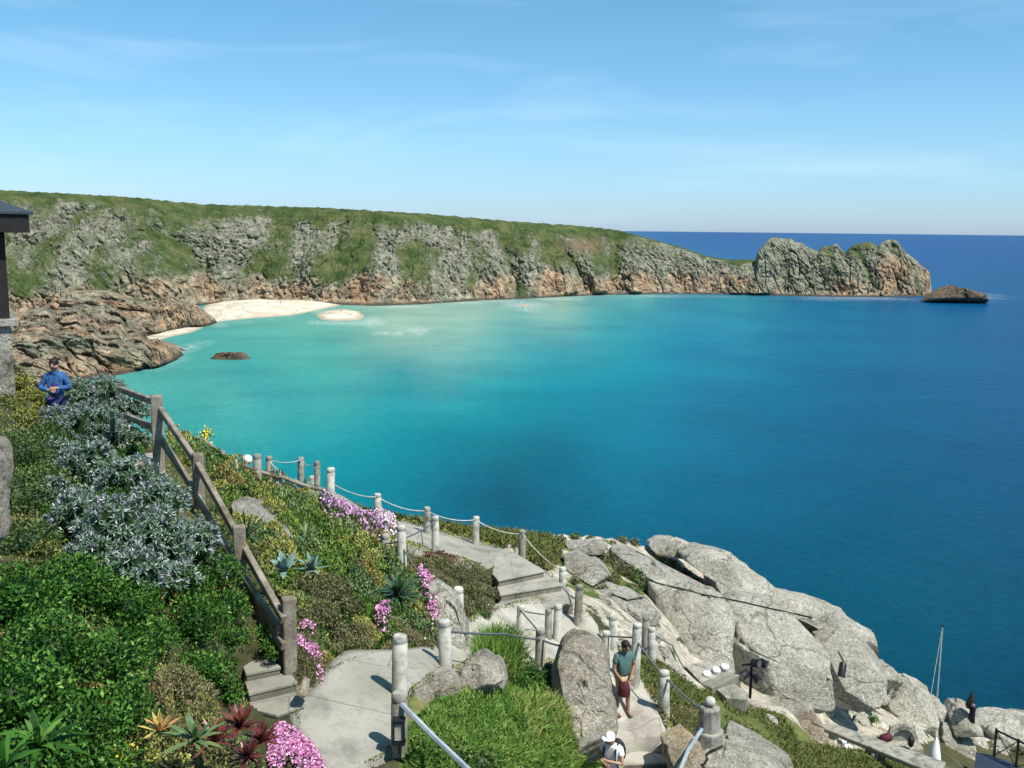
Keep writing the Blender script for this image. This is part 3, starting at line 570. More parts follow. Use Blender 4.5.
# ------------------------------------------------------------------ rocks
def rock(label, outline, d=None, thick=1., mat='granite', lean=.5, res=(120, 70), e=.4, rough=.05, seed=None, cat='boulder', name='boulder', group=None, basey=None, crack=.06, cen=None, facet=True):
    o_ = np.array(outline, float); c = np.array(cen, float) if cen else (o_.max(0) + o_.min(0)) / 2 * .5 + o_.mean(0) * .5
    if d is None:
        by_ = o_[:, 1].max() if basey is None else basey; d = float(D(c[0], by_)) + thick * .25
    nt, nf = res; th = np.linspace(0, 2 * np.pi, nt, endpoint=False); R_ = np.zeros(nt)
    for k, a in enumerate(th):
        dx, dy = math.cos(a), math.sin(a); best = 0
        for i in range(len(o_)):
            p = o_[i] - c; q = o_[(i + 1) % len(o_)] - c; ex, ey = q - p; den = dx * ey - dy * ex
            if abs(den) < 1e-9: continue
            s = (p[0] * ey - p[1] * ex) / den; u = (p[0] * dy - p[1] * dx) / den
            if s > 0 and -1e-6 <= u <= 1 + 1e-6: best = max(best, s)
        R_[k] = best
    Rs = (np.roll(R_, 1) + 2 * R_ + np.roll(R_, -1)) / 4
    ph = np.linspace(0.02, np.pi - .02, nf)
    rr = np.sin(ph) ** e; dp = -np.sign(np.cos(ph)) * np.abs(np.cos(ph)) ** .8 * thick * .5
    px = c[0] + (np.cos(th) * Rs)[None] * rr[:, None]; py = c[1] + (np.sin(th) * Rs)[None] * rr[:, None]
    hm = (c[1] - py) / FPX * d
    V = W(px, py, d + 0 * px) + FW * (dp[:, None] + lean * hm)[..., None]
    size = max(np.ptp(o_[:, 0]), np.ptp(o_[:, 1])) / FPX * d
    sd = RNG.random() * 99 if seed is None else seed
    nrm = V - V.mean((0, 1)); nrm /= np.linalg.norm(nrm, axis=-1)[..., None]
    f1 = fbm(V / (size * .28) + sd, 5) * rough * size; w1, w2, cc_ = worley(V / (size * .42) + sd)
    x1_, x2_, xc = worley(V / 1.1 + sd + 3); f2 = fbm(V / .45 + sd, 4) * .05 - smooth(.08, 0, x2_ - x1_) * .04 * (xc > .4)
    V = V + nrm * (f1 - smooth(.05, 0, w2 - w1) * crack * size * .35 + (cc_ - .5) * crack * size * 1.3 + f2 * min(1, size / 4) * (size < 40))[..., None]
    if facet:
        cc0 = V.mean((0, 1)); q = V - cc0
        for k in range(9):
            nn_ = RNG.normal(size=3) + np.array([0, -.7, .35]); nn_ /= np.linalg.norm(nn_); pr = q @ nn_; off = np.quantile(pr, .995) * (.76 + .14 * RNG.random())
            q = q - np.maximum(pr - off, 0)[..., None] * nn_ * .92
        V = cc0 + q + nrm * (fbm(V / .5 + sd, 4) * .035 * min(1, size / 4))[..., None]
    c0 = V[0].mean(0); c1 = V[-1].mean(0)
    VV = np.r_[V.reshape(-1, 3), [c0, c1]]; n0 = nf * nt
    me_f = grid_faces(nf, nt, wrap=True)
    tri = [[n0, (j + 1) % nt, j, j] for j in range(nt)]
    tri2 = [[n0 + 1, (nf - 1) * nt + j, (nf - 1) * nt + (j + 1) % nt, (nf - 1) * nt + (j + 1) % nt] for j in range(nt)]
    mb = [tuple(f) for f in me_f] + [(a, b_, c_) for a, b_, c_, _ in tri] + [(a, b_, c_) for a, b_, c_, _ in tri2]
    M = MB(); M.add(VV, mb); ob = M.build(name, mat, None, smooth_=True)
    return tag(ob, label, cat, group)
BG = 'weathered granite boulders of the outcrop'
rock('small pale slab on the very crest of the outcrop against the sea', [(647,543),(656,537),(672,538),(694,546),(700,553),(680,556),(655,553)], 41, 2.2, group=BG, cat='boulder')
rock('large flat topped boulder overhanging at the crest of the outcrop', [(680,556),(700,549),(728,556),(757,572),(776,590),(774,596),(745,594),(712,590),(706,572),(688,562)], 38.5, 4., group=BG, lean=.8)
rock('long sloping pale slab running down from the crest to the big rock faces', [(606,548),(636,549),(668,570),(735,596),(728,606),(690,596),(655,592),(636,574),(612,560)], 37, 3.4, mat='granite_pale', group=BG, lean=1.2, rough=.03)
rock('big grey rock face rising directly above the carved stone seat', [(652,584),(690,588),(727,598),(729,612),(723,640),(726,668),(715,680),(688,676),(664,660),(655,628)], 33.6, 4., group=BG, e=.36)
rock('largest rounded boulder face behind the black stage lamps', [(728,606),(742,596),(782,604),(812,624),(818,645),(817,692),(800,698),(762,699),(735,693),(724,660),(722,625)], 34.2, 4.4, group=BG, e=.38)
rock('smooth grey boulder with a single dark lamp hanging on it', [(812,642),(830,632),(864,638),(880,660),(884,682),(862,692),(838,700),(816,694)], 36, 4., group=BG, e=.4)
rock('long ridge rock capping the right hand boulders above the sea', [(766,590),(790,597),(820,604),(850,615),(870,630),(876,648),(862,646),(830,637),(806,630),(786,612),(764,600)], 38, 3.2, group=BG, lean=.8)
rock('upper layered ledge of rock behind the paired path posts', [(584,590),(610,588),(640,598),(662,612),(664,622),(640,620),(612,610),(588,604)], 30.5, 2.4, mat='granite_pale', group=BG)
rock('middle layered ledge of rock with a dark gap above it', [(586,609),(612,613),(640,623),(664,632),(668,650),(640,650),(610,640),(590,626)], 30, 2.2, group=BG)
rock('low rubble rock at the foot of the ledges behind the path posts', [(592,630),(620,640),(655,650),(690,660),(688,674),(660,668),(620,660),(596,650)], 29.5, 1.8, group=BG)
rock('pale lump of bare rock among scrub near the fourth sea post', [(562,560),(578,555),(600,562),(610,575),(596,582),(570,574)], 31.5, 1.6, mat='granite_pale', group=BG, lean=1.5)
rock('flat pale rock patch in the scrub at the far hilltop edge', [(566,543),(596,541),(612,545),(600,552),(572,551)], 35, 1.4, mat='granite_pale', group=BG, lean=1.5)
rock('thin stacked slab tucked beneath the largest rounded boulder', [(752,698),(790,695),(812,700),(814,710),(790,716),(762,712)], 32, 1.8, group=BG)
rock('tan wedge rock in the grass left of the long granite bench slab', [(784,716),(812,712),(822,722),(820,746),(804,744),(790,730)], 31.5, 1.6, mat='granite_warm', group=BG)
rock('rounded grey rock behind the long granite bench slab', [(826,714),(844,705),(862,708),(871,724),(872,742),(845,740),(828,730)], 37.5, 2., group=BG)
rock('tall cracked rock between green patch and water near the mast', [(874,712),(888,692),(899,677),(914,681),(931,690),(931,708),(924,726),(904,730),(882,726)], 42, 3., group=BG, crack=.1)
rock('pair sized cobble rock wedged above the green hollow', [(862,690),(877,686),(885,695),(876,704),(864,700)], 38.5, 1., group=BG)
rock('flat topped rock on the skyline right of the dark hanging lamp', [(870,660),(886,663),(896,672),(898,684),(876,684)], 41, 1.8, group=BG)
rock('low boulder below the tall cracked rock by the bench slab', [(872,728),(900,722),(922,724),(930,744),(900,750),(876,742)], 40.5, 2., group=BG)
rock('dark fissured rock column behind the white pointed cover', [(920,722),(928,707),(940,704),(950,712),(954,740),(950,775),(934,775),(924,750)], 42, 2.2, group=BG, crack=.1)
rock('upper block of the rock tower beneath the black hooded lamp', [(946,712),(954,703),(964,701),(974,712),(975,732),(948,734)], 41.6, 1.6, group=BG, e=.3)
rock('lower block of the rock tower beside the dark deck', [(944,734),(975,733),(976,768),(972,800),(944,800)], 41.2, 1.8, group=BG, e=.3)
rock('long flat rock on the far right skyline above the black railing', [(972,722),(984,715),(1010,714),(1050,718),(1060,732),(1020,738),(985,736)], 47, 3., group=BG)
rock('broken tan rocks behind the black railing', [(974,738),(1000,737),(1040,738),(1060,760),(1030,790),(985,780),(974,760)], 46, 3.2, mat='granite_pale', group=BG, crack=.12)
PG = 'rocks built into the path edge'
rock('rough speckled rock pillar between the tall grass and the man on the path', [(551,662),(558,646),(578,638),(598,644),(607,656),(613,680),(616,705),(609,737),(592,752),(572,740),(560,718),(551,690)], 19.9, 1.9, group=PG, e=.4, mat='granite_sand')
rock('small tan stone at the outer bend of the lower path', [(406,712),(411,694),(424,688),(434,696),(430,712),(416,722)], 14.7, .7, mat='granite_sand', group=PG)
rock('middle tan stone of the path bend beneath the whitish post', [(420,690),(432,676),(448,670),(462,678),(460,692),(440,698)], 15.3, .8, mat='granite_sand', group=PG)
rock('longest tan stone right of the whitish post at the path bend', [(452,684),(462,668),(480,660),(498,664),(506,678),(490,688),(468,694)], 16, .8, mat='granite_sand', group=PG)
rock('pale curved rock rim behind the bright grass', [(466,662),(485,652),(503,664),(509,684),(490,688),(470,680)], 17, .9, mat='granite_pale', group=PG)
rock('grey lichened rock slope below the slim inner post', [(426,588),(440,582),(458,602),(467,632),(468,664),(452,662),(440,625)], 19.2, 1.4, group=PG)
rock('beige humped boulder among the agaves and yellow flowers', [(226,501),(246,503),(268,516),(288,529),(299,546),(301,560),(286,562),(268,548),(248,524),(232,512)], 18.0, 1.2, mat='granite_pale', group='garden rocks', lean=1.)
LR = ['flat loose rock under the right side of the largest rounded boulder', 'small loose rock left of the lush green fern patch', 'little rock between the fern patch and the smooth right boulder', 'rock chip directly above the left end of the bench slab', 'loose block touching the second fern patch', 'rock resting near the right end of the bench slab', 'rock in the gap right of the rounded grey bench boulder', 'rock lying on the tall cracked rock by the mast', 'small rock at the foot of the thin pale mast', 'blocky rock on the left shoulder of the mast', 'low rock directly below the black stage lamps', 'rock in the turf between the stage lamps and the tan wedge', 'small rock left of the stacked thin slab end', 'pale rock in the turf left of the carved seat', 'loose rock beside the corner post above the turf', 'broken rock at the left end of the black railing', 'broken rock behind the middle of the black railing', 'small rock between the two posts behind the standing man', 'pale rock on the ledge beside the scrub humps', 'stone beside the rope at the foot of the broad steps']
for LRi, (x, y, w_, h_) in enumerate(((806,706,9,5),(826,692,8,5),(842,698,7,4),(852,703,8,5),(868,700,9,6),(884,742,9,5),(860,722,8,6),(896,712,10,7),(914,726,7,6),(916,700,9,8),(748,708,8,4),(770,722,9,5),(828,712,7,4),(700,668,6,4),(664,652,7,5),(980,746,9,6),(1000,752,9,5),(640,640,7,4),(628,598,8,4),(604,600,7,4))):
    rock(LR[LRi], [(x - w_, y), (x - w_ * .6, y - h_ * .9), (x + w_ * .3, y - h_), (x + w_, y - h_ * .2), (x + w_ * .8, y + h_ * .8), (x - w_ * .5, y + h_)], float(D(x, y)) - .2, w_ / 20, mat='granite' if RNG.random() < .7 else 'granite_pale', group='loose rocks of the outcrop', res=(40, 22), crack=.15, rough=.08)
rock('big grey lichened rock at the bottom below the ball topped pillar', [(692,768),(704,752),(735,747),(770,756),(800,775),(800,830),(700,830)], 20.4, 2., group=PG)
rock('tan rock wedge left of the ball topped pillar', [(664,742),(680,728),(700,742),(704,762),(694,790),(668,780)], 20.6, 1.1, mat='granite_warm', group=PG)
rock('narrow pale rock strip through the turf right of the pillar', [(716,724),(735,728),(776,746),(802,760),(790,764),(750,746),(722,734)], 24.2, .7, mat='granite_pale', group=PG, lean=1.4)
rock('white rough stone mound at the flared post against the sea', [(326,492),(336,494),(352,504),(366,512),(362,518),(340,514),(324,508)], 26.6, .8, mat='granite_pale', group=PG, lean=1.2)
rock('small pale rocks under the lone sea post', [(368,520),(384,514),(398,522),(394,532),(374,530)], 27, .6, mat='granite_pale', group=PG)
rock('small cornerstone at the foot of the worn steps', [(298,690),(302,680),(308,682),(309,694),(303,698)], 13.3, .3, mat='granite_warm', group=PG)
rock('low brown islet rock standing alone in the turquoise cove', [(214,359),(220,354),(230,350),(240,352),(248,357),(249,363),(215,363)], 462, 9, mat='granite_reef', cat='islet', name='islet_rock', lean=.3, rough=.1, crack=.12, facet=False)
rock('flat dark reef trailing off the tip of the promontory', [(920,303),(926,296),(934,290.5),(940,287),(946,284),(952,288),(958,289),(970,292.5),(982,296),(988,303)], 893, 34, mat='granite_reef', cat='reef', name='reef_rock', lean=.1, rough=.025, crack=.03, facet=False)
rock('thin wet rock bar lying off the cove sand', [(168,351),(180,349),(190,351),(180,353)], 489, 5, mat='granite_reef', cat='reef', name='reef_rock', lean=.3, facet=False)
# ------------------------------------------------------------------ posts, ropes, rails
def top_z(base, px, py):                 # height of an upright whose top is seen at row py
    z0, z1 = base[2], base[2] + 6
    for _ in range(40):
        zm = (z0 + z1) / 2
        if PX((base[0], base[1], zm))[1] > py: z0 = zm
        else: z1 = zm
    return z0
POST = {}
def post(key, px, by, ty, wpx, label, mat='post_concrete', dd=0.):
    d = float(D(px, by)) + dd; b_ = W(px, by, d); zt = top_z(b_, px, ty); h = zt - b_[2]; r = wpx / 2 / FPX * d
    prof = [(r * 1.04, -.35), (r * 1.03, .1), (r, h - .13), (r * .93, h - .12), (r * .93, h - .105), (r * .99, h - .095), (r * .96, h - .03), (r * .8, h - .005), (r * .4, h)]
    M = MB().lathe(b_, prof, 18); vv = M.v[0]; tl = RNG.normal(size=2) * .022; vv[:, 0] += (vv[:, 2] - b_[2]) * tl[0]; vv[:, 1] += (vv[:, 2] - b_[2]) * tl[1]; o = M.build('post', mat, None, loc=b_, smooth_=True, wobble=.018)
    tag(o, label, 'post', 'concrete posts along the cliff paths'); POST[key] = (b_, zt, r); return o
post('near_low', 399, 754, 692, 16, 'nearest thick concrete post with the grey pipe rail fixed below its top', 'post_grey')
post('near_up', 399.5, 697, 635, 15.5, 'thick whitish post standing directly behind the nearest post by the lower path')
post('bend', 446, 673, 620, 13, 'sturdy whitish post between the pink flowers and the tan rubble rock')
post('inner', 459, 638, 587, 10, 'slim grey post rising behind the lichened rock slope')
post('T', 330, 507, 468, 8.5, 'whitewashed post at the end of the long wooden handrail by the sea', dd=.2)
post('S', 378, 519, 493, 7.5, 'short lone post against the sea between handrail end and upper path')
post('O', 427, 535, 507, 7, 'grey post at the seaward edge of the upper path, left of two close together', 'post_grey')
post('P', 435.5, 554, 516, 7.5, 'pale post just in front of the seaward grey post, near the white ledge')
post('Q', 402.5, 572, 525, 9, 'tall white post above the dark rosette plant and beside pale pink flowers')
post('R', 385.5, 557, 534, 8, 'short stubby white post among the pale pink flowers')
post('N', 475.5, 546, 516, 7, 'post on the seaward side where the upper path starts to drop')
post('M', 522, 559, 530, 7, 'post at the head of the broad pale steps with grass behind', 'post_grey')
post('E', 562.5, 598, 567, 7, 'post at the foot of the broad pale steps beside the rock ledges')
post('F', 577, 628, 585, 8, 'tall grey post in the low white wall right of the pale landing', 'post_grey')
post('A', 520, 637, 605, 7.5, 'whitewashed post in the middle of the pale landing with a rope stay')
post('B', 540, 668, 628, 10, 'dark grey post in front of the pale landing, beside the tall grass', 'post_grey')
post('C', 548, 640, 609, 7, 'stained brownish post of the close pair on the pale landing', 'post_grey')
post('D', 556, 642, 605, 8, 'clean white post of the close pair on the pale landing')
post('G', 605, 668, 631, 8.5, 'pale post left of the standing man with a bent iron rail')
post('H', 613, 652, 615, 8.5, 'taller pale post behind the bent iron rail, left of the standing man')
post('I', 634.5, 688, 622, 9.5, 'tallest white post immediately behind the standing man')
post('J', 644, 652, 616, 7, 'grey post between the standing man and the layered ledges', 'post_grey')
post('K', 651.5, 660, 627, 8, 'pale post at the top corner of the grass slope')
post('Lx', 664, 710, 670, 11, 'stout white post in the grass slope left of the ball topped pillar')
post('U', 317, 500, 461, 6, 'plain grey post beside the whitewashed handrail end post', 'post_grey', .6)
post('V', 301, 478, 457, 6.5, 'post alone against the water left of the handrail end', 'post_grey')
post('W', 269, 482, 456, 6.5, 'second grey post of the cluster near the small white ball', 'post_grey')
post('X', 257, 480, 454, 8, 'thick post of the cluster carrying the small white ball', 'post_grey')
post('Y', 236, 474, 459, 4.5, 'thin stubby support under the upper wooden handrail', 'post_concrete')
post('Z', 279, 491, 474, 7, 'low stump supporting the middle of the wooden handrail')
post('ZZ', 312, 492, 476, 6, 'low stump between two taller posts by the handrail end')
bx = POST['X']; M = MB().ball((bx[0][0] - .15, bx[0][1] - .25, bx[1] - .08), .12); tag(M.build('ornament_ball', 'white_paint', smooth_=True), 'small white ball fixed beside the thick post above the sea', 'ornament')
def hang(pts, sag, n=10):
    out = []
    for a, b_ in zip(pts[:-1], pts[1:]):
        a = np.array(a, float); b_ = np.array(b_, float)
        for k in range(n + (1 if b_ is pts[-1] else 0)):
            u = k / n; p = a * (1 - u) + b_ * u; p[2] -= sag * 4 * u * (1 - u); out.append(p)
    out.append(np.array(pts[-1], float)); return np.array(out)
def pt(key, down=.1, side=0):
    b_, zt, r = POST[key]; return np.array([b_[0] + side, b_[1] - r * .6, zt - down])
def rope(label, pts, r=.014, sag=.12, mat='rope', name='rope', cat='rope', group='ropes between the concrete posts'):
    o = MB().tube(hang(pts, sag), r, 6).build(name, mat, smooth_=True); return tag(o, label, cat, group)
rope('white rope strung from the handrail end post to the lone sea post', [pt('T', .35), pt('S')])
rope('white rope from the lone sea post along the seaward edge of the upper path', [pt('S'), pt('O')])
rope('white rope between the seaward posts above the upper path', [pt('O'), pt('N')])
rope('white rope dropping from the upper path to the head of the pale steps', [pt('N'), pt('M')])
rope('pale rope following the right side of the broad pale steps', [pt('M'), pt('E')])
rope('white rope joining the posts near the small white ball', [pt('W', .08), pt('V', .08)], sag=.08)
rope('white rope between the lone water post and the grey handrail end post', [pt('V', .08), pt('U', .1)], sag=.08)
rope('thin pale stay slanting from the cluster post down toward the handrail', [pt('W', .1), W(300, 485, 26)], r=.01, sag=.05)
IR = 'iron rails between the posts'
rope('iron rail sagging past the rosette plant to the slim inner post', [pt('R', .3), pt('Q', .45), W(430, 582, 21), pt('inner', .55)], .02, .1, 'iron', 'rail', 'rail', IR)
rope('iron rail from the small white post up to the pale post by the white ledge', [pt('R', .2), pt('Q', .3), pt('P', .15), pt('O', .35)], .016, .03, 'iron', 'rail', 'rail', IR)
rope('long thin iron rail crossing in front of the pale landing', [pt('bend', .16), W(505, 634, 18.5), pt('B', .22), W(562, 646, 20.4)], .022, .02, 'iron', 'rail', 'rail', IR)
rope('iron rail linking the whitewashed post to the close pair on the landing', [pt('A', .1), pt('C', .12)], .018, .02, 'iron', 'rail', 'rail', IR)
rope('slanting iron stay from the whitewashed landing post to the dark grey post', [pt('A', .1), pt('B', .1)], .018, .0, 'iron', 'rail', 'rail', IR)
rope('iron rail descending beside the steps to the tall grey post', [pt('E', .2), pt('E', .55), pt('F', .35)], .018, .06, 'iron', 'rail', 'rail', IR)
rope('bent iron rail at the two pale posts left of the standing man', [pt('G', .55, .02), pt('G', .1, .02), pt('I', .35)], .02, .0, 'iron', 'rail', 'rail', IR)
rope('iron rail running from the two pale posts down toward the standing man', [pt('G', .6), W(612, 685, 22.4)], .02, .03, 'iron', 'rail', 'rail', IR)
rope('iron rail from the tallest white post to the stout grass post', [pt('I', .4), pt('Lx', .15)], .022, .04, 'iron', 'rail', 'rail', IR)
rope('iron rail from the stout grass post to the ball topped pillar', [pt('Lx', .15), W(699, 708, 21)], .026, .02, 'iron', 'rail', 'rail', IR)
rope('thin rail leaning away from the corner post above the grass slope', [pt('K', .15), W(672, 645, 27), W(684, 668, 28)], .016, .02, 'iron', 'rail', 'rail', IR)
rope('thick grey pipe rail running down from the nearest post', [pt('near_low', .12, .03), W(435, 738, 12.2), W(474, 775, 11.4)], .036, .0, 'pipe', 'rail', 'rail', IR)
rope('grey pipe rail rising beside the ball topped pillar', [W(702, 729, 20.4), W(688, 750, 20), W(674, 785, 19.2)], .04, .0, 'pipe', 'rail', 'rail', IR)
p0 = POST['near_low']; 
e = empty('lantern', (p0[0][0] + .02, p0[0][1] - p0[2] - .06, p0[0][2] + .15), 'small black framed lantern on the nearest post', 'lantern')
L_ = np.array(e.location); M = MB()
for dx in (-.06, .06):
    for dy in (-.05, .05): M.box(L_ + np.array([dx, dy, .24]), (.018, .018, .3))
M.box(L_ + np.array([0, 0, .40]), (.16, .13, .03)); M.box(L_ + np.array([0, 0, .1]), (.16, .13, .03)); M.build('frame', 'black_paint', e)
MB().box(L_ + np.array([0, 0, .25]), (.10, .08, .22)).build('pane', 'post_concrete', e)
MB().tube([L_ + np.array([0, .05, .1]), L_ + np.array([0, -.02, -.08]), L_ + np.array([.04, .02, -.2])], .012, 6).build('cable', 'cable', e)
# wooden handrail on the seaward side of the garden
hr = empty('handrail', W(255, 470, 25), 'long weathered wooden handrail curving down to the whitewashed post', 'handrail')
MB().tube(hang([W(182, 433, 24.3), W(204, 440, 24.4), W(240, 464, 24.6), W(285, 478, 24.8), W(325, 490, 25)], .04, 8), .05, 8).build('rail', 'weathered_wood', hr, smooth_=True)
# timber fence beside the garden stairs
fe = empty('timber_fence', G(241, 590), 'weathered timber post and rail fence climbing beside the garden stairs', 'fence')
for (px, by, ty, wpx) in ((290, 668, 597, 15), (241, 592, 525, 13), (200, 513, 453, 12), (159.5, 474, 395, 12)):
    b_ = G(px, by); d = float(D(px, by)); zt = top_z(b_, px, ty); w_ = wpx / FPX * d * .92
    MB().box((b_[0], b_[1], (b_[2] - .3 + zt) / 2), (w_, w_ * .8, zt - b_[2] + .3), np.array(Matrix.Rotation(.35, 3, 'Z'))).build('post', 'weathered_wood', fe, bevel=.03, wobble=.03)
for pts in ([(120,389,21.5),(156,403,18.3)], [(156,404,18.3),(194,458,16.9),(218,501,16.0),(241,543,15.15),(284,620,13.75)], [(128,417,21.2),(155,428,18.3)], [(155,430,18.3),(187,479,17.3),(236,566,15.2),(279,630,13.85)], [(248,590,15),(284,646,13.8)]):
    for a, b_ in zip(pts[:-1], pts[1:]):
        MB().beam(W(*a), W(*b_), .09, .13).build('rail', 'weathered_wood', fe, bevel=.02, wobble=.03)
p_ = G(241, 590); 
# ------------------------------------------------------------------ hut at the left edge
E_ = W(33, 212, 21.5); hut = empty('hut', (E_[0] - 3, E_[1] + 2, 56.2), 'dark timber hut with slate roof on a rough stone base at left edge', 'hut')
x1, y0, z1 = E_; x0 = x1 - 6; y1 = y0 + 5
Vr = [(x0, y0, z1), (x1, y0, z1), (x1, y1, z1), (x0, y1, z1), (x0 + 1.6, (y0 + y1) / 2, z1 + 1.1), (x1 - 2.6, (y0 + y1) / 2, z1 + 1.1), (x0, y0, z1 - .05), (x1, y0, z1 - .05), (x1, y1, z1 - .05), (x0, y1, z1 - .05)]
hut.rotation_euler = (0, 0, 0)
MB().add(Vr, [(0, 1, 5, 4), (1, 2, 5), (2, 3, 4, 5), (3, 0, 4), (0, 6, 7, 1), (1, 7, 8, 2), (2, 8, 9, 3), (3, 9, 6, 0), (9, 8, 7, 6)]).build('roof', 'roof_slate', hut)
MB().box(((x0 + x1) / 2 - .03, (y0 + y1) / 2, z1 - .25), (5.9, 4.9, .38)).build('fascia', 'dark_timber', hut, bevel=.01)
wx = W(7, 230, 21.5)[0]; zs = W(9, 321, 21.5)[2]
MB().box(((x0 + wx) / 2, (y0 + y1) / 2, (zs + z1 - .38) / 2), (wx - x0, 4.2, z1 - .38 - zs)).build('wall', 'dark_timber', hut, bevel=.01)
wi = MB().box(((x0 + wx) / 2 - .2, y0 + .39, (zs + z1) / 2), (2.4, .03, 1.2)).build('window', 'glass_dark', hut)
MB().box((wx + .015, y0 + 2.4, (zs + z1) / 2), (.03, 2.6, 1.1)).build('window', 'glass_dark', hut)
MB().box(((x0 + wx) / 2 + .05, (y0 + y1) / 2, zs - .07), (wx - x0 + .2, 4.5, .16)).build('sill', 'granite_pale', hut, bevel=.02, wobble=.02)
zb = 55.0; M = MB()
MB().box(((x0 + wx) / 2 + .02, (y0 + y1) / 2, (zb + zs - .152) / 2), (wx - x0 - .02, 4.3, zs - .152 - zb)).build('base', 'granite_pale', hut, bevel=.05, wobble=.06)
_R = Matrix.Rotation(math.radians(30), 4, 'Z'); _c = Matrix.Translation(Vector(E_)) @ _R @ Matrix.Translation(-Vector(E_)); hut.matrix_world = _c @ Matrix.Translation(hut.location)
rock('leaning rough stone buttress at the far left edge beside the shrubs', [(-40,428),(-12,434),(-5,462),(0,505),(5,546),(-40,556)], 10.6, .9, mat='granite_pale', cat='buttress', name='buttress', lean=.3, e=.3, rough=.03)

# ------------------------------------------------------------------ foliage
def unit(v): return v / (np.linalg.norm(v, axis=-1, keepdims=True) + 1e-9)
def rnd_dirs(n): return unit(RNG.normal(size=(n, 3)))
def leaf_quads(P, g, L_, w, tint, droop=.15):
    n = len(P); g = unit(g); s = unit(np.cross(g, rnd_dirs(n))); nn = np.cross(s, g); up = np.where(nn[:, 2:3] < 0, -1, 1); nn = nn * up
    L_ = np.broadcast_to(L_, n)[:, None]; w = np.broadcast_to(w, n)[:, None]
    V = np.stack([P, P + g * L_ * .5 + s * w * .5 + nn * w * .22, P + g * L_ - nn * L_ * droop, P + g * L_ * .5 - s * w * .5 + nn * w * .22], 1).reshape(-1, 3)
    F = np.arange(n * 4).reshape(-1, 4)
    return V, F, np.repeat(tint, 4)
def cat_geo(parts):
    V, F, T = [], [], []; o = 0
    for v, f, t_ in parts: V.append(v); F.append(f + o); T.append(t_); o += len(v)
    return np.concatenate(V), np.concatenate(F), np.concatenate(T)
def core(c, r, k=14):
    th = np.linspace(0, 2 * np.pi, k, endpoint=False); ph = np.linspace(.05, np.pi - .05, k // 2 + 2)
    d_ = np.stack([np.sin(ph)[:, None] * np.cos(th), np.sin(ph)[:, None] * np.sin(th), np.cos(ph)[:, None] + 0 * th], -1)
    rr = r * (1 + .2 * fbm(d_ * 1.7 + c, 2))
    V = (c + d_ * rr[..., None]).reshape(-1, 3); return V, grid_faces(len(ph), k, wrap=True)[:, ::-1], np.full(len(V), 0.)  # darkest tint on the core stands in for shade in the foliage gaps
def lobes3(lobes, lift=1.0):
    out = []
    for (px, py, rp) in lobes:
        g = float(D(px, py)); r = rp / FPX * g; d = g - 1.15 * r * lift; r = rp / FPX * d; out.append((W(px, py, d), r))
    return out
def shrub(label, lobes, mat='leaf_mid', leaf=.05, dens=1.0, lift=1.0, cat='shrub', name='shrub', group='garden shrubs', tb=0., flat=.8, up=.5, narrow=.5):
    geo = []
    for c, r in lobes3(lobes, lift):
        n = int(4 * np.pi * r * r / (leaf * leaf * narrow) * 1.25 * dens); n = min(n, 24000)
        d_ = rnd_dirs(n); d_ = d_[d_[:, 2] > -.55]; n = len(d_)
        lump = 1 + .26 * fbm(d_ * 2.1 + c * 3, 3) + .10 * fbm(d_ * 6 + c, 2)
        rad = r * lump * (1 - .42 * RNG.random(n) ** 1.5); P = c + d_ * rad[:, None] * np.array([1, 1, flat])
        g = unit(d_ * .35 + RNG.normal(size=(n, 3)) * .75 + np.array([0, 0, up]))
        tint = np.clip(.42 + .5 * fbm(P / .35, 2) + RNG.normal(size=n) * .2 + tb, 0, 1)
        geo.append(leaf_quads(P, g, leaf * (.7 + .6 * RNG.random(n)), leaf * narrow * (.8 + .4 * RNG.random(n)), tint))
        geo.append(core(c, r * .5))
    V, F, T = cat_geo(geo); o = mesh_np(name, V, F, mat, {'tint': T}); return tag(o, label, cat, group)
def rosettes(C, U, n, L_, w, spread=1.15, tint0=.5, jitter=.15, curve=.3):
    m = len(C); C = np.repeat(C, n, 0); U = np.repeat(unit(U), n, 0); N_ = m * n
    a = unit(np.cross(U, [0.3, .5, .8])); b_ = np.cross(U, a); th = np.tile(np.arange(n) * 2.399, m) + RNG.random(N_) * .5; el = np.tile(np.linspace(.15, spread, n), m) + RNG.normal(size=N_) * .1
    o_ = a * np.cos(th)[:, None] + b_ * np.sin(th)[:, None]; g = U * np.cos(el)[:, None] + o_ * np.sin(el)[:, None]
    s = unit(np.cross(g, U) + 1e-6); nn = np.cross(s, g); Ls = (L_ * (.8 + .4 * RNG.random(N_)))[:, None]; ws = np.full((N_, 1), w)
    sec = []
    for k, (f, wf) in enumerate(((0, .55), (.35, 1.), (.7, .75), (1., .06))):
        q = C + g * Ls * f + (o_ * .12 - np.array([0, 0, 1.]) * .5) * curve * Ls * f * f
        sec += [q - s * ws * wf * .5 + nn * ws * .15 * wf, q + s * ws * wf * .5 + nn * ws * .15 * wf]
    V = np.stack(sec, 1).reshape(-1, 3); base = np.arange(N_)[:, None] * 8
    F = np.concatenate([base + np.array([2 * k, 2 * k + 1, 2 * k + 3, 2 * k + 2]) for k in range(3)])
    T = np.repeat(np.clip(tint0 + RNG.normal(size=N_) * jitter, 0, 1), 8); return V, F, T
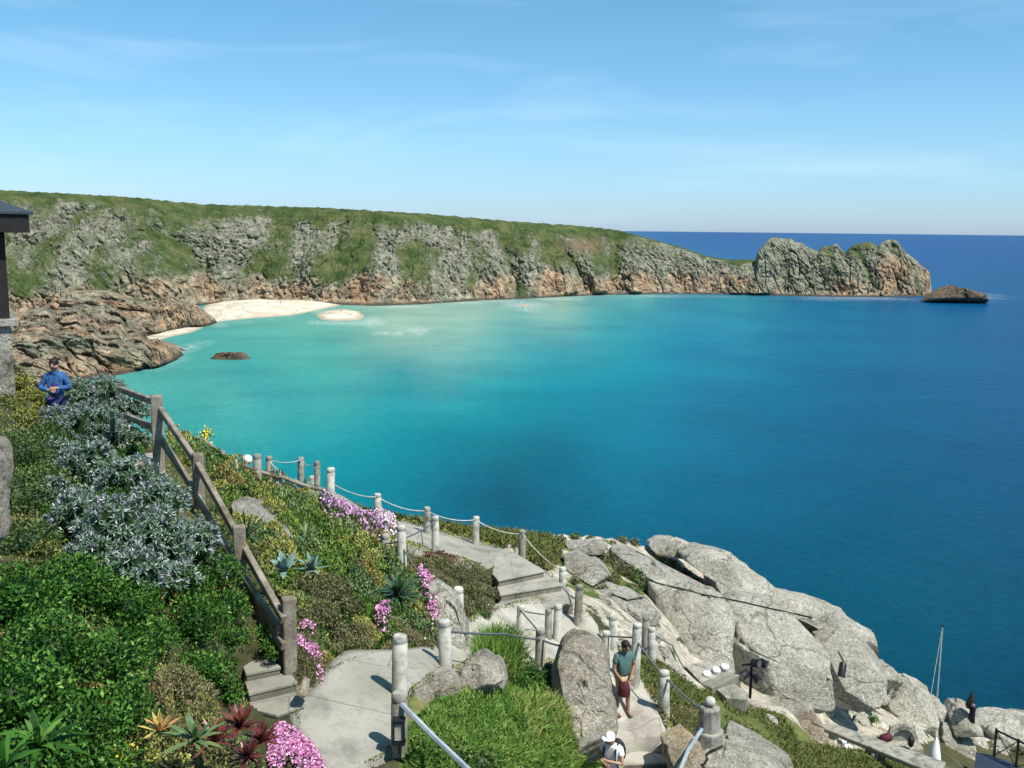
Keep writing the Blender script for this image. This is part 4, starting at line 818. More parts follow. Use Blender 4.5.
def rosette_shrub(label, lobes, mat, L_, w, nper=15, gap=.16, lift=1., tb=.5, group='garden shrubs', corer=.62, name='shrub', cat='shrub'):
    geo = []
    for c, r in lobes3([(a, b_, q * 1.18) for a, b_, q in lobes], lift):
        m = int(4 * np.pi * r * r / (gap * gap)); d_ = rnd_dirs(m); d_ = d_[d_[:, 2] > -.22]
        P = c + d_ * (r * (.82 + .22 * RNG.random(len(d_)) + .3 * fbm(d_ * 2.3 + c * 2, 2)))[:, None]
        geo.append(rosettes(P, d_ * .6 + np.array([0, -.1, .5]) + RNG.normal(size=d_.shape) * .35, nper, L_, w, 1.5, tb, .25, .2)); geo.append(core(c, r * corer))
    V, F, T = cat_geo(geo); return tag(mesh_np(name, V, F, mat, {'tint': T}), label, cat, group)
def rosette_plant(label, px, py, rpx, mat, n=26, wf=.16, lift=.25, tb=.5, curve=.4, spread=1.3, name='rosette_plant', cat='succulent', group='rosette succulents of the garden', toward=.25):
    d = float(D(px, py)) ; R_ = rpx / FPX * d; c = W(px, py, d - lift * 1.8 - .35)
    V, F, T = rosettes(np.array([c]), np.array([[0., -toward, 1.]]), n, R_ * 1.05, R_ * wf, spread, tb, .18, curve)
    return tag(mesh_np(name, V, F, mat, {'tint': T}), label, cat, group)
def sample_poly(poly, n):
    p = np.array(poly, float); lo, hi = p.min(0), p.max(0); X = []
    while sum(map(len, X)) < n:
        q = lo + (hi - lo) * RNG.random((n * 2, 2)); X.append(q[in_poly(poly, q[:, 0], q[:, 1])])
    return np.concatenate(X)[:n]
def edge_dist(poly, q):
    p = np.array(poly, float); d = np.full(len(q), 1e9)
    for k in range(len(p)):
        a, b_ = p[k], p[(k + 1) % len(p)]; ab = b_ - a; t_ = np.clip(((q - a) @ ab) / (ab @ ab), 0, 1); d = np.minimum(d, np.linalg.norm(q - a - t_[:, None] * ab, axis=1))
    return d
def mat_pts(poly, n, mound):
    q = sample_poly(poly, n); ed = edge_dist(poly, q); m_ = smooth(0, max(4, .45 * ed.max()), ed)
    P = G(q[:, 0], q[:, 1]); h = mound * m_ * (.8 + .45 * fbm(P / .8, 2)); return q, P, h
def carpet(name, label, poly, n, mat, mound=.15, leaf=.05, narrow=.5, up=1., cat='ground cover', cells=0., flowers=None, group=None, kind=None, tb=0., blade=False, lean=.45, fcover=.6):
    q, P, h = mat_pts(poly, n, mound); P = P.copy(); P[:, 2] += h * (.45 + .55 * RNG.random(n) ** .6) + .01
    sz = np.clip(D(q[:, 0], q[:, 1]) / 20., .6, 1.5)
    g = unit(RNG.normal(size=(n, 3)) * lean + np.array([0, -.1, up])); T = np.clip(.45 + .45 * fbm(P / .5, 3) + RNG.normal(size=n) * .18 * (1 - .5 * cells) + tb, 0, 1)
    if cells:
        a_, b_, id_ = worley(P / .75 + .35 * np.stack([perlin(P * 1.3), perlin(P * 1.3 + 9), perlin(P * 1.3 + 5)], -1)); T = np.clip(T * .35 + id_ * .65 + .0, 0, 1) * smooth(.0, .12, b_ - a_); P[:, 2] += (.35 * smooth(.6, .1, a_) * (.3 + id_)) * cells
    V, F, T = leaf_quads(P, g, leaf * (.6 + .8 * RNG.random(n)) * sz, leaf * narrow * sz, T, .25 if blade else .1)
    o = mesh_np(name, V, F, mat, {'tint': T}); tag(o, label, cat, group, kind)
    if flowers:
        fm_, fn, fs = flowers; q, P, h = mat_pts(poly, fn, mound); k = fbm(P / .35 + 40, 2) > (.25 - fcover * .6); P = P[k]; h = h[k]; P[:, 2] += h * 1.02 + .03; n2 = len(P)
        V, F, T = leaf_quads(P, unit(RNG.normal(size=(n2, 3)) * .9 + np.array([0, -.3, .35])), fs * (.7 + .6 * RNG.random(n2)), fs * .9, RNG.random(n2), .0)
        mesh_np('flowers', V, F, fm_, {'tint': T}, parent=o)
    return o
def blooms(label, lobes, mat, fs=.04, stem='leaf_mid', name='flower_clump', group='flowers of the garden', lift=1.6, dens=1.):
    o = None; geo = []; g2 = []
    for c, r in lobes3(lobes, lift):
        n = int(4 * np.pi * r * r / (fs * fs) * .9 * dens); d_ = rnd_dirs(n); P = c + d_ * (r * (.7 + .35 * RNG.random(n)))[:, None]
        geo.append(leaf_quads(P, unit(d_ + RNG.normal(size=d_.shape) * .4), fs, fs * .8, RNG.random(n)))
        n = n // 2 + 12; P = c + np.array([0, 0, -r * .9]) + RNG.normal(size=(n, 3)) * r * .45; g2.append(leaf_quads(P, RNG.normal(size=(n, 3)) * .4 + np.array([0, 0, 1.]), r * .9, r * .14 + .01, RNG.random(n)))
    V, F, T = cat_geo(g2); o = mesh_np(name, V, F, stem, {'tint': T}); tag(o, label, 'flowers', group)
    V, F, T = cat_geo(geo); mesh_np('blossom', V, F, mat, {'tint': T}, parent=o); return o
# left garden
shrub('huge glossy dark green shrub filling the bottom left corner', [(20,600,48),(75,590,42),(125,610,38),(50,655,52),(110,665,45),(10,700,55),(70,730,50),(120,715,38),(150,640,28),(25,775,50),(100,780,40)], 'leaf_dark', .052, 1.1, group=None)
shrub('dark rounded shrub pressed against the worn stone steps', [(180,590,32),(215,575,28),(195,625,34),(225,610,24),(232,640,16),(212,672,24),(228,695,17),(195,670,22),(240,600,12)], 'leaf_dark', .05, 1., group=None, tb=-.08)
shrub('bright green leafy shrub behind the silvery bush at the left edge', [(20,455,30),(45,440,22),(15,500,34),(45,485,28),(30,545,30),(55,420,14),(60,530,22)], 'leaf_mid', .055, 1., group=None, tb=-.2)
shrub('small yellowish shrub below the stone base of the hut', [(18,385,14),(30,398,13),(10,405,14),(40,412,12),(25,420,14)], 'leaf_yellow', .06, .9, group=None, tb=-.15)
shrub('olive shrub at the elbow of the man in blue', [(44,408,9),(52,420,12),(38,396,9),(60,424,12),(70,416,10),(50,424,10)], 'leaf_mid', .06, .9, group=None, tb=.15)
shrub('pale sandy coloured bush against the brown cliff by the hut', [(8,362,8),(17,372,8),(27,380,8)], 'leaf_heath', .06, .9, group=None, tb=.3)
shrub('dark green bush growing up through the silvery grey shrub', [(78,440,18),(118,442,16),(100,468,20),(66,486,16),(112,506,22),(78,512,18),(150,528,22),(100,532,20),(140,560,20),(182,556,18),(60,450,18),(100,418,18),(130,460,18),(60,515,18),(120,575,18)], 'leaf_dark', .055, 1., lift=1.6, group=None, tb=-.2)
rosette_shrub('large silvery grey shrub with rosette leaves left of the timber fence', [(74,398,17),(104,398,19),(130,412,15),(62,428,19),(92,432,25),(128,440,18),(58,462,19),(90,474,27),(130,486,25),(160,505,22),(54,500,17),(82,520,25),(116,532,29),(156,545,28),(192,545,21),(90,556,17),(138,578,24),(178,582,18),(210,570,12)], 'leaf_silver', .095, .021, 15, .105, 2.3, tb=.52, group=None, corer=.72)
shrub('low green shrub right of the silvery bush below the fence', [(215,535,14),(228,555,14),(240,572,12),(250,590,10),(212,515,9),(262,605,9)], 'leaf_mid', .05, 1., group=None, tb=-.1)
shrub('yellow green feathery shrub above the variegated succulents', [(150,690,22),(175,685,24),(198,695,18),(140,712,18),(190,715,16)], 'leaf_heath', .045, 1.1, group=None, tb=.35, narrow=.28)
shrub('small dark leaved tuft between the steps and timber rails', [(262,632,8),(268,645,8),(272,655,7)], 'leaf_dark', .04, 1., group=None)
shrub('brown stemmed low bush left of the red leaved plants', [(165,735,16),(185,742,18),(205,730,14),(215,750,16),(240,765,14)], 'leaf_heath', .04, 1., group=None)
for k, (x, y, rp, lb) in enumerate(((215,742,22,'red leaved bromeliad nearest the feathery shrub'), (240,728,24,'dark red spiky bromeliad with the tallest leaves'), (262,742,20,'red spiky bromeliad touching the pink flower mat'), (248,758,18,'bronze bromeliad at the bottom edge below the red ones'))):
    rosette_plant(lb, x, y, rp, 'leaf_red', 34, .17, .35, .5 - .08 * k, .25, 1.35, name='bromeliad', cat='bromeliad', group='red bromeliads at the bottom')
rosette_plant('large striped green succulent with arching leaves', 195, 742, 30, 'leaf_aloe', 18, .17, .45, .8, .6, 1.3)
rosette_plant('orange tinged succulent among yellow blooms', 160, 732, 20, 'leaf_gold', 14, .2, .45, .8, .2, 1.3)
rosette_plant('broad dark strap leaved plant at the bottom left edge', 40, 748, 48, 'leaf_dark', 24, .13, .3, .35, .8, 1.4, cat='strap plant', name='strap_leaf_plant')
rosette_plant('second strap leaved plant in the extreme bottom left corner', 5, 770, 42, 'leaf_dark', 20, .13, .3, .3, .8, 1.4, cat='strap plant', name='strap_leaf_plant')
blooms('pale yellow flower spike at the bottom edge', [(127,752,9),(122,765,9)], 'petal_yellow', .03)
shrub('yellow budded succulent mat around the orange tinged succulent', [(150,722,10),(140,735,10),(170,745,10),(150,757,10),(180,765,12)], 'leaf_yellow', .03, .9, group=None, tb=.35, narrow=.8)
carpet('flower_mat', 'vivid pink flower mat spilling over the path corner', [(268,734),(284,728),(302,738),(318,754),(330,778),(270,778)], 3500, 'leaf_mid', .22, .04, flowers=('petal_pink', 3600, .036), cat='flowers', fcover=.75, group='flowering mats')
carpet('flower_mat', 'green cushion with pink flowers beside the timber end post', [(292,642),(304,634),(318,640),(327,655),(326,680),(318,692),(303,694),(292,672)], 5000, 'leaf_heath', .4, .035, flowers=('petal_pink', 1300, .035), cat='flowers', fcover=.4, group='flowering mats', tb=.25)
# garden bank
carpet('ground_cover', 'mixed low greenery covering the garden bank between the fence and the paths', [(168,432),(206,448),(270,484),(330,505),(372,526),(404,560),(430,590),(440,645),(395,652),(345,652),(325,665),(297,650),(280,600),(240,540),(200,480),(165,450)], 60000, 'leaf_mixed', .3, .075, kind='stuff', cat=None, narrow=.4, cells=1.)
carpet('ground_cover', 'brown green undergrowth below the shrubs on the left bank', [(-5,400),(60,404),(130,440),(170,445),(200,480),(245,560),(290,640),(235,650),(250,720),(270,775),(-5,775)], 30000, 'leaf_mixed', .15, .06, kind='stuff', cat=None, narrow=.4, cells=.6)
shrub('tall brown green bush directly behind the timber end post', [(308,590,20),(330,592,22),(318,615,22),(345,608,18),(305,622,16),(335,632,16)], 'leaf_heath', .045, 1.1, tb=.1)
shrub('low cushion bush hanging over the lower path corner', [(340,640,14),(358,632,15),(362,645,10),(335,650,8)], 'leaf_heath', .035, 1.1, tb=.35)
shrub('grey green cushion between the pink ball and the thick posts', [(395,630,14),(410,640,12),(425,645,10),(400,645,8)], 'leaf_heath', .035, 1.1, tb=.4)
shrub('bronze leaved bush right of the humped boulder', [(325,560,12),(350,570,14),(372,562,12),(365,582,12),(335,575,12)], 'leaf_heath', .05, 1., tb=.0)
shrub('bright green bush on the crest of the garden bank', [(355,552,12),(375,548,10),(392,560,10),(330,530,10),(310,515,9)], 'leaf_yellow', .055, 1., tb=-.35)
shrub('leafy green bush by the wooden handrail', [(285,495,11),(300,502,12),(318,515,10),(270,490,9)], 'leaf_mid', .06, 1.)
shrub('yellow green bush at the top of the timber fence', [(180,450,10),(188,466,10),(198,480,9),(175,468,9),(215,470,10),(226,482,8)], 'leaf_yellow', .055, 1., tb=-.2)
shrub('dark little bush tucked against the upper handrail', [(212,455,9),(222,462,8)], 'leaf_dark', .05, 1.)
rosette_plant('dark spiky yucca beside the middle timber post', 246, 537, 26, 'leaf_aloe', 46, .07, .4, .2, .15, 1.5, cat='yucca', name='yucca', toward=.5)
rosette_plant('pale blue agave standing right behind the timber end post', 284, 572, 20, 'leaf_agave', 16, .3, .6, .6, .25, 1.1, cat='agave', name='agave')
rosette_plant('green agave just right of the humped boulder', 308, 541, 18, 'leaf_aloe', 20, .2, .4, .9, .2, 1.4, cat='agave', name='agave')
rosette_plant('blue green agave below the orange flowers', 312, 570, 17, 'leaf_agave', 20, .2, .4, .2, .2, 1.4, cat='agave', name='agave')
rosette_plant('big dark rosette plant left of the tall white post', 398, 596, 26, 'leaf_aloe', 64, .10, .5, .25, .5, 1.5)
rosette_plant('smaller dark rosette plant above the grey rock slope', 420, 585, 16, 'leaf_aloe', 40, .11, .4, .35, .5, 1.5)
rosette_plant('grey green rosette plant in front of the wooden handrail', 305, 490, 15, 'leaf_agave', 26, .16, .4, .3, .3, 1.4)
rosette_plant('spiky grey rosette plant near the humped boulder top', 322, 500, 13, 'leaf_agave', 24, .15, .4, .3, .3, 1.4)
shrub('dark purple leaved bush by the cluster of grey posts', [(252,486,11),(262,496,9),(244,494,8)], 'leaf_red', .07, .9, tb=-.35)
shrub('deep purple bush left of the yellow flower head', [(326,545,9),(320,552,7)], 'leaf_red', .06, .9, tb=-.4)
shrub('small red succulent bush above the mauve flowers', [(349,521,7),(357,524,5)], 'leaf_red', .05, .9, tb=.0)
shrub('dark bronze bush beside the big rosette plant', [(370,590,10),(380,602,10),(360,598,8)], 'leaf_red', .045, .9, tb=-.35)
blooms('bright yellow flower head in the middle of the garden bank', [(341,547,7),(350,546,7),(346,541,5)], 'petal_yellow', .045)
blooms('orange yellow flower head beside the green agave', [(314,558,5),(319,562,5)], 'petal_orange', .045)
blooms('small orange flower lower down the garden bank', [(366,573,4)], 'petal_orange', .04)
blooms('tall yellow flower standing out against the sea by the fence', [(203,436,4.5),(208,434,4.5),(206,430,3),(207,441,3.5)], 'petal_yellow', .06, lift=3.5)
blooms('small yellow flowers near the top of the humped boulder', [(232,487,4),(240,498,4),(226,494,3)], 'petal_yellow', .05, lift=1.2)
blooms('cream succulent bloom below the cluster of grey posts', [(285,505,4),(278,508,4)], 'petal_white', .05, lift=1.2)
carpet('flower_mat', 'band of mauve flowers running down toward the pale pink mat', [(318,514),(335,514),(360,524),(385,540),(388,550),(372,546),(345,534),(322,524)], 1600, 'leaf_mid', .6, .06, flowers=('petal_mauve', 1900, .06), cat='flowers', fcover=.8, group='flowering mats')
carpet('flower_mat', 'pale pink flower mat around the short white post', [(368,524),(385,520),(398,528),(398,545),(386,552),(376,540)], 1500, 'leaf_mid', .6, .06, flowers=('petal_pale', 1900, .06), cat='flowers', fcover=.9, group='flowering mats')
carpet('flower_mat', 'pink flower trail hanging down beside the grey rock slope', [(416,580),(424,582),(434,598),(441,620),(442,640),(430,642),(422,618),(417,598)], 1800, 'leaf_mid', .6, .045, flowers=('petal_pink', 1300, .05), cat='flowers', fcover=.45, group='flowering mats')
carpet('flower_mat', 'round patch of pink flowers above the lower path', [(373,624),(383,619),(393,624),(394,636),(384,641),(374,636)], 1200, 'leaf_mid', .6, .04, flowers=('petal_pink', 900, .042), cat='flowers', fcover=.5, group='flowering mats')
carpet('flower_mat', 'faint pink flowers on the cushion right of the round patch', [(408,612),(422,612),(430,632),(436,650),(420,652),(408,632)], 1600, 'leaf_heath', .2, .04, flowers=('petal_pale', 500, .042), cat='flowers', fcover=.1, group='flowering mats')
carpet('flower_mat', 'small pink blooms by the upper wooden handrail', [(212,452),(222,454),(234,464),(232,470),(218,463)], 500, 'leaf_mid', .2, .06, flowers=('petal_pink', 300, .06), cat='flowers', fcover=.3, group='flowering mats')
for k, pr in enumerate((PATH_LOW, PATH_UP, PATH_DOWN)):
    A, B = ribbon_px(pr, 2)
    for E2, sg, sd in ((A, 1, 'far'), (B, -1, 'near')):
        dn = unit(B - A); off = 3.2 + 1.6 * fbm(np.c_[E2 / 17., np.zeros(len(E2))], 2)
        pol = [tuple(p) for p in E2 + dn * (sg * off[:, None])] + [tuple(p) for p in (E2 - dn * sg * 2.5)[::-1]]
        carpet('weeds', 'weeds and moss along the %s margin of the %s path' % (sd, ('lower', 'upper', 'descending')[k]), pol, 1500, 'leaf_mixed', .10, .05, kind='stuff', cat=None, cells=.2)
# between the paths
shrub('broad heathery bush between the upper path and the landing', [(420,568,14),(440,566,14),(460,578,17),(440,590,16),(472,596,15),(484,608,11),(462,606,13),(484,582,8),(490,594,9),(478,572,8)], 'leaf_heath', .045, 1.1, tb=.15)
shrub('reddish tipped succulent bush by the white ledge', [(430,558,8),(440,556,7),(450,560,7)], 'leaf_red', .05, .9, tb=.2)
shrub('small green cushion at the lower end of the heathery bush', [(470,612,8),(484,616,7)], 'leaf_mid', .045, 1.)
shrub('round green shrub wedged under the tall rock pillar by the landing', [(530,672,12),(545,680,12),(522,685,12),(548,668,6),(538,692,12)], 'leaf_dark', .045, 1.)
def grass(label, poly, n, L_, w, tb=0., lean=.4, mound=.1, name='grass', kind='stuff', cat=None, mat='grass_blade', group=None):
    return carpet(name, label, poly, n, mat, mound, L_, w / L_, 1., cat, 0., None, group, kind, tb, True, lean)
grass('thick bright green grass filling the bank below the lower path', [(404,775),(412,728),(432,704),(470,682),(500,686),(530,694),(556,704),(580,732),(600,765),(598,790),(404,790)], 40000, .13, .02, .0, .7, .32)
shrub('dark leafy plant at the left side of the bright grass bank', [(425,722,11),(436,738,12),(420,745,11),(430,760,12)], 'leaf_dark', .05, .9, lift=1.)
shrub('small pale green plant in the middle of the bright grass bank', [(508,715,9),(520,722,9)], 'leaf_yellow', .05, .9, tb=-.25, lift=1.)
shrub('dry brown tuft at the lower right of the bright grass bank', [(560,738,8),(572,748,8)], 'leaf_heath', .05, .9, tb=.2, lift=1.)
grass('yellow tipped long grass on the right of the bank', [(505,705),(560,705),(585,735),(600,765),(560,775),(510,760)], 6000, .26, .016, .25, .5, .5)
shrub('leafy green ground plant mound inside the bright grass bank', [(440,735,16),(455,755,18),(425,755,16),(475,740,15),(480,765,18),(450,715,11)], 'leaf_mid', .06, .9, tb=-.1, lift=.9)
grass('upright grass clump beside the pale curved rock rim', [(474,668),(480,648),(495,640),(515,645),(525,662),(515,682),(492,676)], 2600, .42, .018, .05, .35, .15, name='grass_tuft', kind=None, cat='grass tuft')
# grass slope and outcrop
SL = [(640,662),(652,660),(668,668),(700,692),(716,690),(740,706),(782,716),(800,744),(830,748),(900,758),(945,772),(945,800),(800,800),(770,752),(730,735),(722,700),(700,712),(690,745),(672,735),(668,712),(650,695),(640,680)]
grass('short mixed turf on the slope right of the path', SL, 30000, .10, .022, -.05, .6, .04, mat='turf')
shrub('rusty green tussock left of the ball topped pillar', [(676,712,9),(688,716,9),(684,725,8),(672,722,6)], 'leaf_heath', .05, 1., tb=.4, lift=.6)
grass('wiry green turf along the sea edge of the upper path', [(340,505),(372,514),(400,519),(440,525),(476,531),(522,533),(522,552),(505,547),(478,541),(452,533),(430,528),(404,521),(380,519),(345,513)], 5000, .14, .03, .0, .6, .08, mat='turf')
grass('green turf along the right side of the broad pale steps', [(512,535),(540,536),(560,545),(560,562),(548,572),(530,562),(514,548)], 5000, .14, .03, .0, .6, .08, mat='turf')
for lb, lo, mt, tb in (('dark gorse bush on the hump above the layered ledges', [(596,555,9),(610,562,11),(622,572,13),(612,580,9)], 'leaf_heath', .0), ('greener scrub bush right of the dark gorse', [(634,578,12),(646,588,10),(630,592,10)], 'leaf_mid', -.05), ('brown scrub on the path side of the bare rock lump', [(590,578,8),(602,590,7),(575,582,6)], 'leaf_heath', .15), ('long low scrub on the skyline behind the path posts', [(560,540,6),(548,536,5),(575,538,6),(590,540,5),(604,543,4)], 'leaf_mid', -.1), ('scrub tuft on the skyline just left of the small pale slab', [(622,541,6),(634,544,6),(612,544,4)], 'leaf_heath', .1),
    ('green scrub strip between the crest boulders and the sloping slab', [(660,558,6),(672,566,8),(684,575,8),(697,583,8),(708,590,7)], 'leaf_mid', .05), ('tiny dark scrub on top of the overhanging boulder', [(704,549,3.5),(712,550,3.5),(720,552,3)], 'leaf_heath', .0), ('lush green fern patch below the rounded boulders', [(832,700,9),(846,702,8),(820,704,6)], 'leaf_mid', -.1), ('second fern patch beside the tall cracked rock', [(868,710,7),(872,720,6),(858,703,5)], 'leaf_dark', .1), ('dry scrub on the skyline above the cracked rock', [(888,678,6),(896,684,5),(880,684,5)], 'leaf_heath', .3), ('green tuft growing by the black railing', [(1003,744,5),(1012,748,5),(1020,752,6)], 'leaf_mid', .0), ('yellow green leafy clump beside the low white wall', [(590,641,5),(594,646,5)], 'leaf_yellow', -.1), ('green fringe on the sea edge beyond the lone post', [(395,519,5),(410,523,4),(362,514,4),(348,510,4),(445,529,4),(455,530,4)], 'leaf_mid', .1)):
    lf = .4 if 'second fern' in lb or 'lush' in lb else .8
    shrub(lb, lo, mt, .075, 1., lift=lf, tb=tb, group='scrub of the outcrop')
# ------------------------------------------------------------------ stone furniture
def slab_px(quad, depth, mat, parent=None, name='slab', thick=.2, direction=(0, .5, -.85), bevel=.02, wobble=.015):
    P_ = np.array([W(x, y, d) for (x, y), d in zip(quad, depth)]); dv = np.array(direction) * thick
    V = np.r_[P_, P_ + dv]; n = len(P_); F = [tuple(range(n)), tuple(range(2 * n - 1, n - 1, -1))] + [(i, i + n, (i + 1) % n + n, (i + 1) % n) for i in range(n)]
    return MB().add(V, F).build(name, mat, parent, bevel=bevel, wobble=wobble)
seat = empty('carved_bench', W(712, 685, 28.9), 'carved concrete seat with three pale roundels in front of the rock face', 'seat')
slab_px([(685,665.5),(722.5,658.5),(729,671.5),(701,683.5)], [29.6,30.0,29.5,29.0], 'post_grey', seat, 'backrest', .35, (.1, .9, -.4))
slab_px([(701,683.5),(729,671.5),(739.5,675),(712,688)], [29.0,29.5,29.0,28.5], 'step_face', seat, 'seat', .7, (0, .1, -1))
slab_px([(717,689),(733,682.5),(748.5,693),(747,700),(726,698)], [28.6,29.0,28.7,28.5,28.4], 'post_grey', seat, 'armrest', .7, (0, .15, -1))
bd = W(685,665.5,29.6), W(722.5,658.5,30.0), W(701,683.5,29.0); nb = unit(np.cross(bd[2] - bd[0], bd[1] - bd[0])); nb = nb if nb @ FW < 0 else -nb
for (x, y, d) in ((707,674,29.3),(716.5,670.3,29.42),(725,667,29.54)):
    c = W(x, y, d); a = unit(bd[1] - bd[0]); b_ = np.cross(nb, a); M = MB(); k = 16
    V = [c + nb * h + (a * math.cos(2 * math.pi * i / k) + b_ * math.sin(2 * math.pi * i / k)) * .115 for h in (-.05, .045) for i in range(k)]
    M.add(V, [tuple(range(k)), tuple(range(2 * k - 1, k - 1, -1))] + [(i, (i + 1) % k, (i + 1) % k + k, i + k) for i in range(k)]); M.build('roundel', 'white_paint', seat, bevel=.012)
pl = empty('stone_pillar', G(708, 750), 'grey faceted stone pillar topped with a pale round ball by the path', 'pillar'); B_ = np.array(G(708, 752)); B_[2] -= .02
z1_ = top_z(B_, 708, 729); z2_ = top_z(B_, 708, 706)
MB().lathe(B_, [(.31, -.3), (.31, z1_ - B_[2] - .03), (.28, z1_ - B_[2])], 8).build('plinth', 'post_grey', pl, bevel=.015, wobble=.02)
MB().lathe(B_, [(.245, z1_ - B_[2]), (.225, z2_ - B_[2] - .05), (.19, z2_ - B_[2])], 8).build('shaft', 'post_grey', pl, bevel=.015, wobble=.02)
MB().ball((B_[0], B_[1], z2_ + .095), .115, 20).build('ball', 'post_concrete', pl, smooth_=True)
zz = 43.9; q_ = [(819,726),(829,721.5),(946,762),(938,775)]
bs = empty('stone_bench', Zp(880, 745, zz - .6), 'long granite bench slab jutting from the grass toward the rock tower', 'bench')
MB().prism([Zp(x, y, zz) for x, y in q_], zz - .16, zz).build('slab', 'post_grey', bs, bevel=.03, wobble=.03)
for (x, y) in ((824, 735), (880, 750), (935, 772)):
    p = Zp(x, y, zz); MB().box((p[0], p[1] + .25, zz - .68), (.45, .4, 1.04)).build('leg', 'granite_warm', bs, bevel=.04, wobble=.04)
for k, (x, y, sz) in enumerate(((834,736,.3), (842,741,.26), (847,748,.3), (828,731,.2))):
    p = W(x, y, 33.2); M = MB().ball(p, sz * .55, 12, (1.2, .9, .8)); tag(M.build('white_stone', 'white_paint', smooth_=True, wobble=.06), ('white block under the bench slab nearest its left end', 'middle white block in the dark under the bench slab', 'lowest white block in the shade of the bench slab', 'tiny white block under the left tip of the bench slab')[k], 'stone', 'white blocks under the bench slab')
cs = empty('arched_bench', W(905, 745, 34.5), 'rounded grey stone seat with an arched back beside the white cover', 'seat'); c0 = W(903, 741, 34.5)
prof = []
V = []; F = []; k = 20
for i in range(k + 1):
    a = math.pi * (i / k); x = -.55 + 1.1 * (1 - math.cos(a)) / 2; z = .62 * math.sin(a)
    for (s_, dy) in ((1, 0), (1, .22), (.72, .22), (.72, 0)): V.append(c0 + np.array([x * s_, dy, z * s_ - .05]))
for i in range(k):
    for j in range(4): F.append((i * 4 + j, i * 4 + (j + 1) % 4, (i + 1) * 4 + (j + 1) % 4, (i + 1) * 4 + j))
MB().add(V, F).build('arch', 'granite', cs, bevel=.02, wobble=.02)
MB().box(c0 + np.array([0, .16, .18]), (.86, .1, .62)).build('backrest', 'step_face', cs, wobble=.02)
MB().box(c0 + np.array([0, -.1, -.25]), (1.15, .7, .4)).build('seat', 'granite', cs, bevel=.04, wobble=.03)
p = W(886, 738, 33.6); tag(MB().ball(p, .19, 12, (1.3, .8, .7)).build('bag', 'maroon', smooth_=True, wobble=.08), 'dark maroon bag lying behind the granite bench slab', 'bag')
p = W(911, 742, 34.0); tag(MB().ball(p, .14, 10, (.8, .8, 1.5)).build('dark_pot', 'black_paint', smooth_=True, wobble=.03), 'small dark pot standing in front of the arched stone seat', 'pot')
p = W(934, 763, 33.6)
cv = empty('covered_parasol', p, 'white pointed cover standing at the end of the granite bench slab', 'parasol')
MB().lathe(p, [(.20, 0), (.215, .05), (.19, .4), (.12, .68), (.05, .85), (.028, .9)], 14).build('cover', 'white_cloth', cv, smooth_=True, wobble=.035)
MB().lathe(p, [(.022, .86), (.02, 1.12), (.004, 1.16)], 8).build('tip', 'white_paint', cv)
# dark deck with railing, lower right
zd = 40.3; dk = empty('deck', Zp(995, 762, zd - .3), 'dark blue deck behind the rock tower at the lower right', 'deck')
MB().prism([Zp(976,752,zd), Zp(992,755,zd), Zp(1020,766,zd), Zp(1016,790,zd), Zp(972,790,zd)], zd - .25, zd).build('boards', 'deck_blue', dk, bevel=.01)
rl = empty('railing', Zp(1000, 760, zd), 'black metal railing with crossed wires beside the dark deck', 'railing')
R1 = Zp(994, 756, zd); R2 = Zp(1016, 767, zd); R3 = Zp(1050, 784, zd)
for p in (R1, R2, R3): MB().box((p[0], p[1], zd + .55), (.07, .07, 1.15)).build('post', 'black_paint', rl)
up_ = np.array([0, 0, 1.05])
for a, b_ in ((R1 + up_, R2 + up_), (R2 + up_, R3 + up_)): MB().beam(a, b_, .06, .06).build('handrail', 'black_paint', rl)
for a, b_ in ((R1, R2 + up_), (R1 + up_, R2), (R2, R3 + up_)): MB().tube([a, b_], .018, 6).build('wire', 'black_paint', rl)
# lamps
def can(M, c, direction, r, l):
    d_ = unit(np.array(direction, float)); c = np.array(c); M.tube([c, c + d_ * l * .15, c + d_ * l], [r * .6, r, r * 1.05], 14)
lp = empty('stage_lamp', W(750, 697, 30.4), 'black stage lamps clustered on a short pole against the boulder', 'stage lamp'); b0 = W(750, 698, 30.2); zt = top_z(b0, 750, 662)
MB().tube([b0, (b0[0], b0[1], zt)], .045, 8).build('pole', 'black_paint', lp)
for c_, di in (((.0, .0, zt), (.5, -.6, .1)), ((.32, .05, zt + .02), (.7, -.6, -.2)), ((-.15, .0, zt - .38), (-.7, -.5, -.3)), ((.12, -.05, zt - .5), (.4, -.8, -.4))):
    M = MB(); c1 = np.array([b0[0] + c_[0] * .7, b0[1] + c_[1] * .7, zt + (c_[2] - zt) * .8]); can(M, c1, di, .125, .27); hd = M.build('lamp_head', 'black_paint', lp, smooth_=True)
    M = MB(); can(M, c1 + unit(np.array(di, float)) * .272, di, .10, .01); M.build('lens', 'lamp_glass', lp)
MB().beam((b0[0] - .3, b0[1], zt - .1), (b0[0] + .4, b0[1], zt - .02), .05, .05).build('bracket', 'black_paint', lp)
p = W(840, 668, 33.2)
l2 = empty('stage_lamp', p, 'single long black lamp hanging on the smooth right hand boulder', 'stage lamp')
M = MB(); can(M, p + np.array([.1, 0, .22]), (-.2, -.35, -.8), .12, .5); M.build('lamp_head', 'black_paint', l2, smooth_=True)
MB().tube([p + np.array([.1, 0, .24]), p + np.array([.12, .6, .3])], .03, 6).build('bracket', 'black_paint', l2)
p = W(971, 735, 41.0); h = top_z(p, 971, 691) - p[2]
l3 = empty('stage_lamp', p, 'black hooded lamp at the top of the rock tower with a shadow on the rock built as a slim post', 'stage lamp')
MB().tube([p, p + np.array([0, .05, h * .55]), p + np.array([-.05, .05, h * .75])], [.13, .12, .13], 8).build('pole', 'black_paint', l3, smooth_=True)  # black pole takes the place of a narrow shadow down the rock
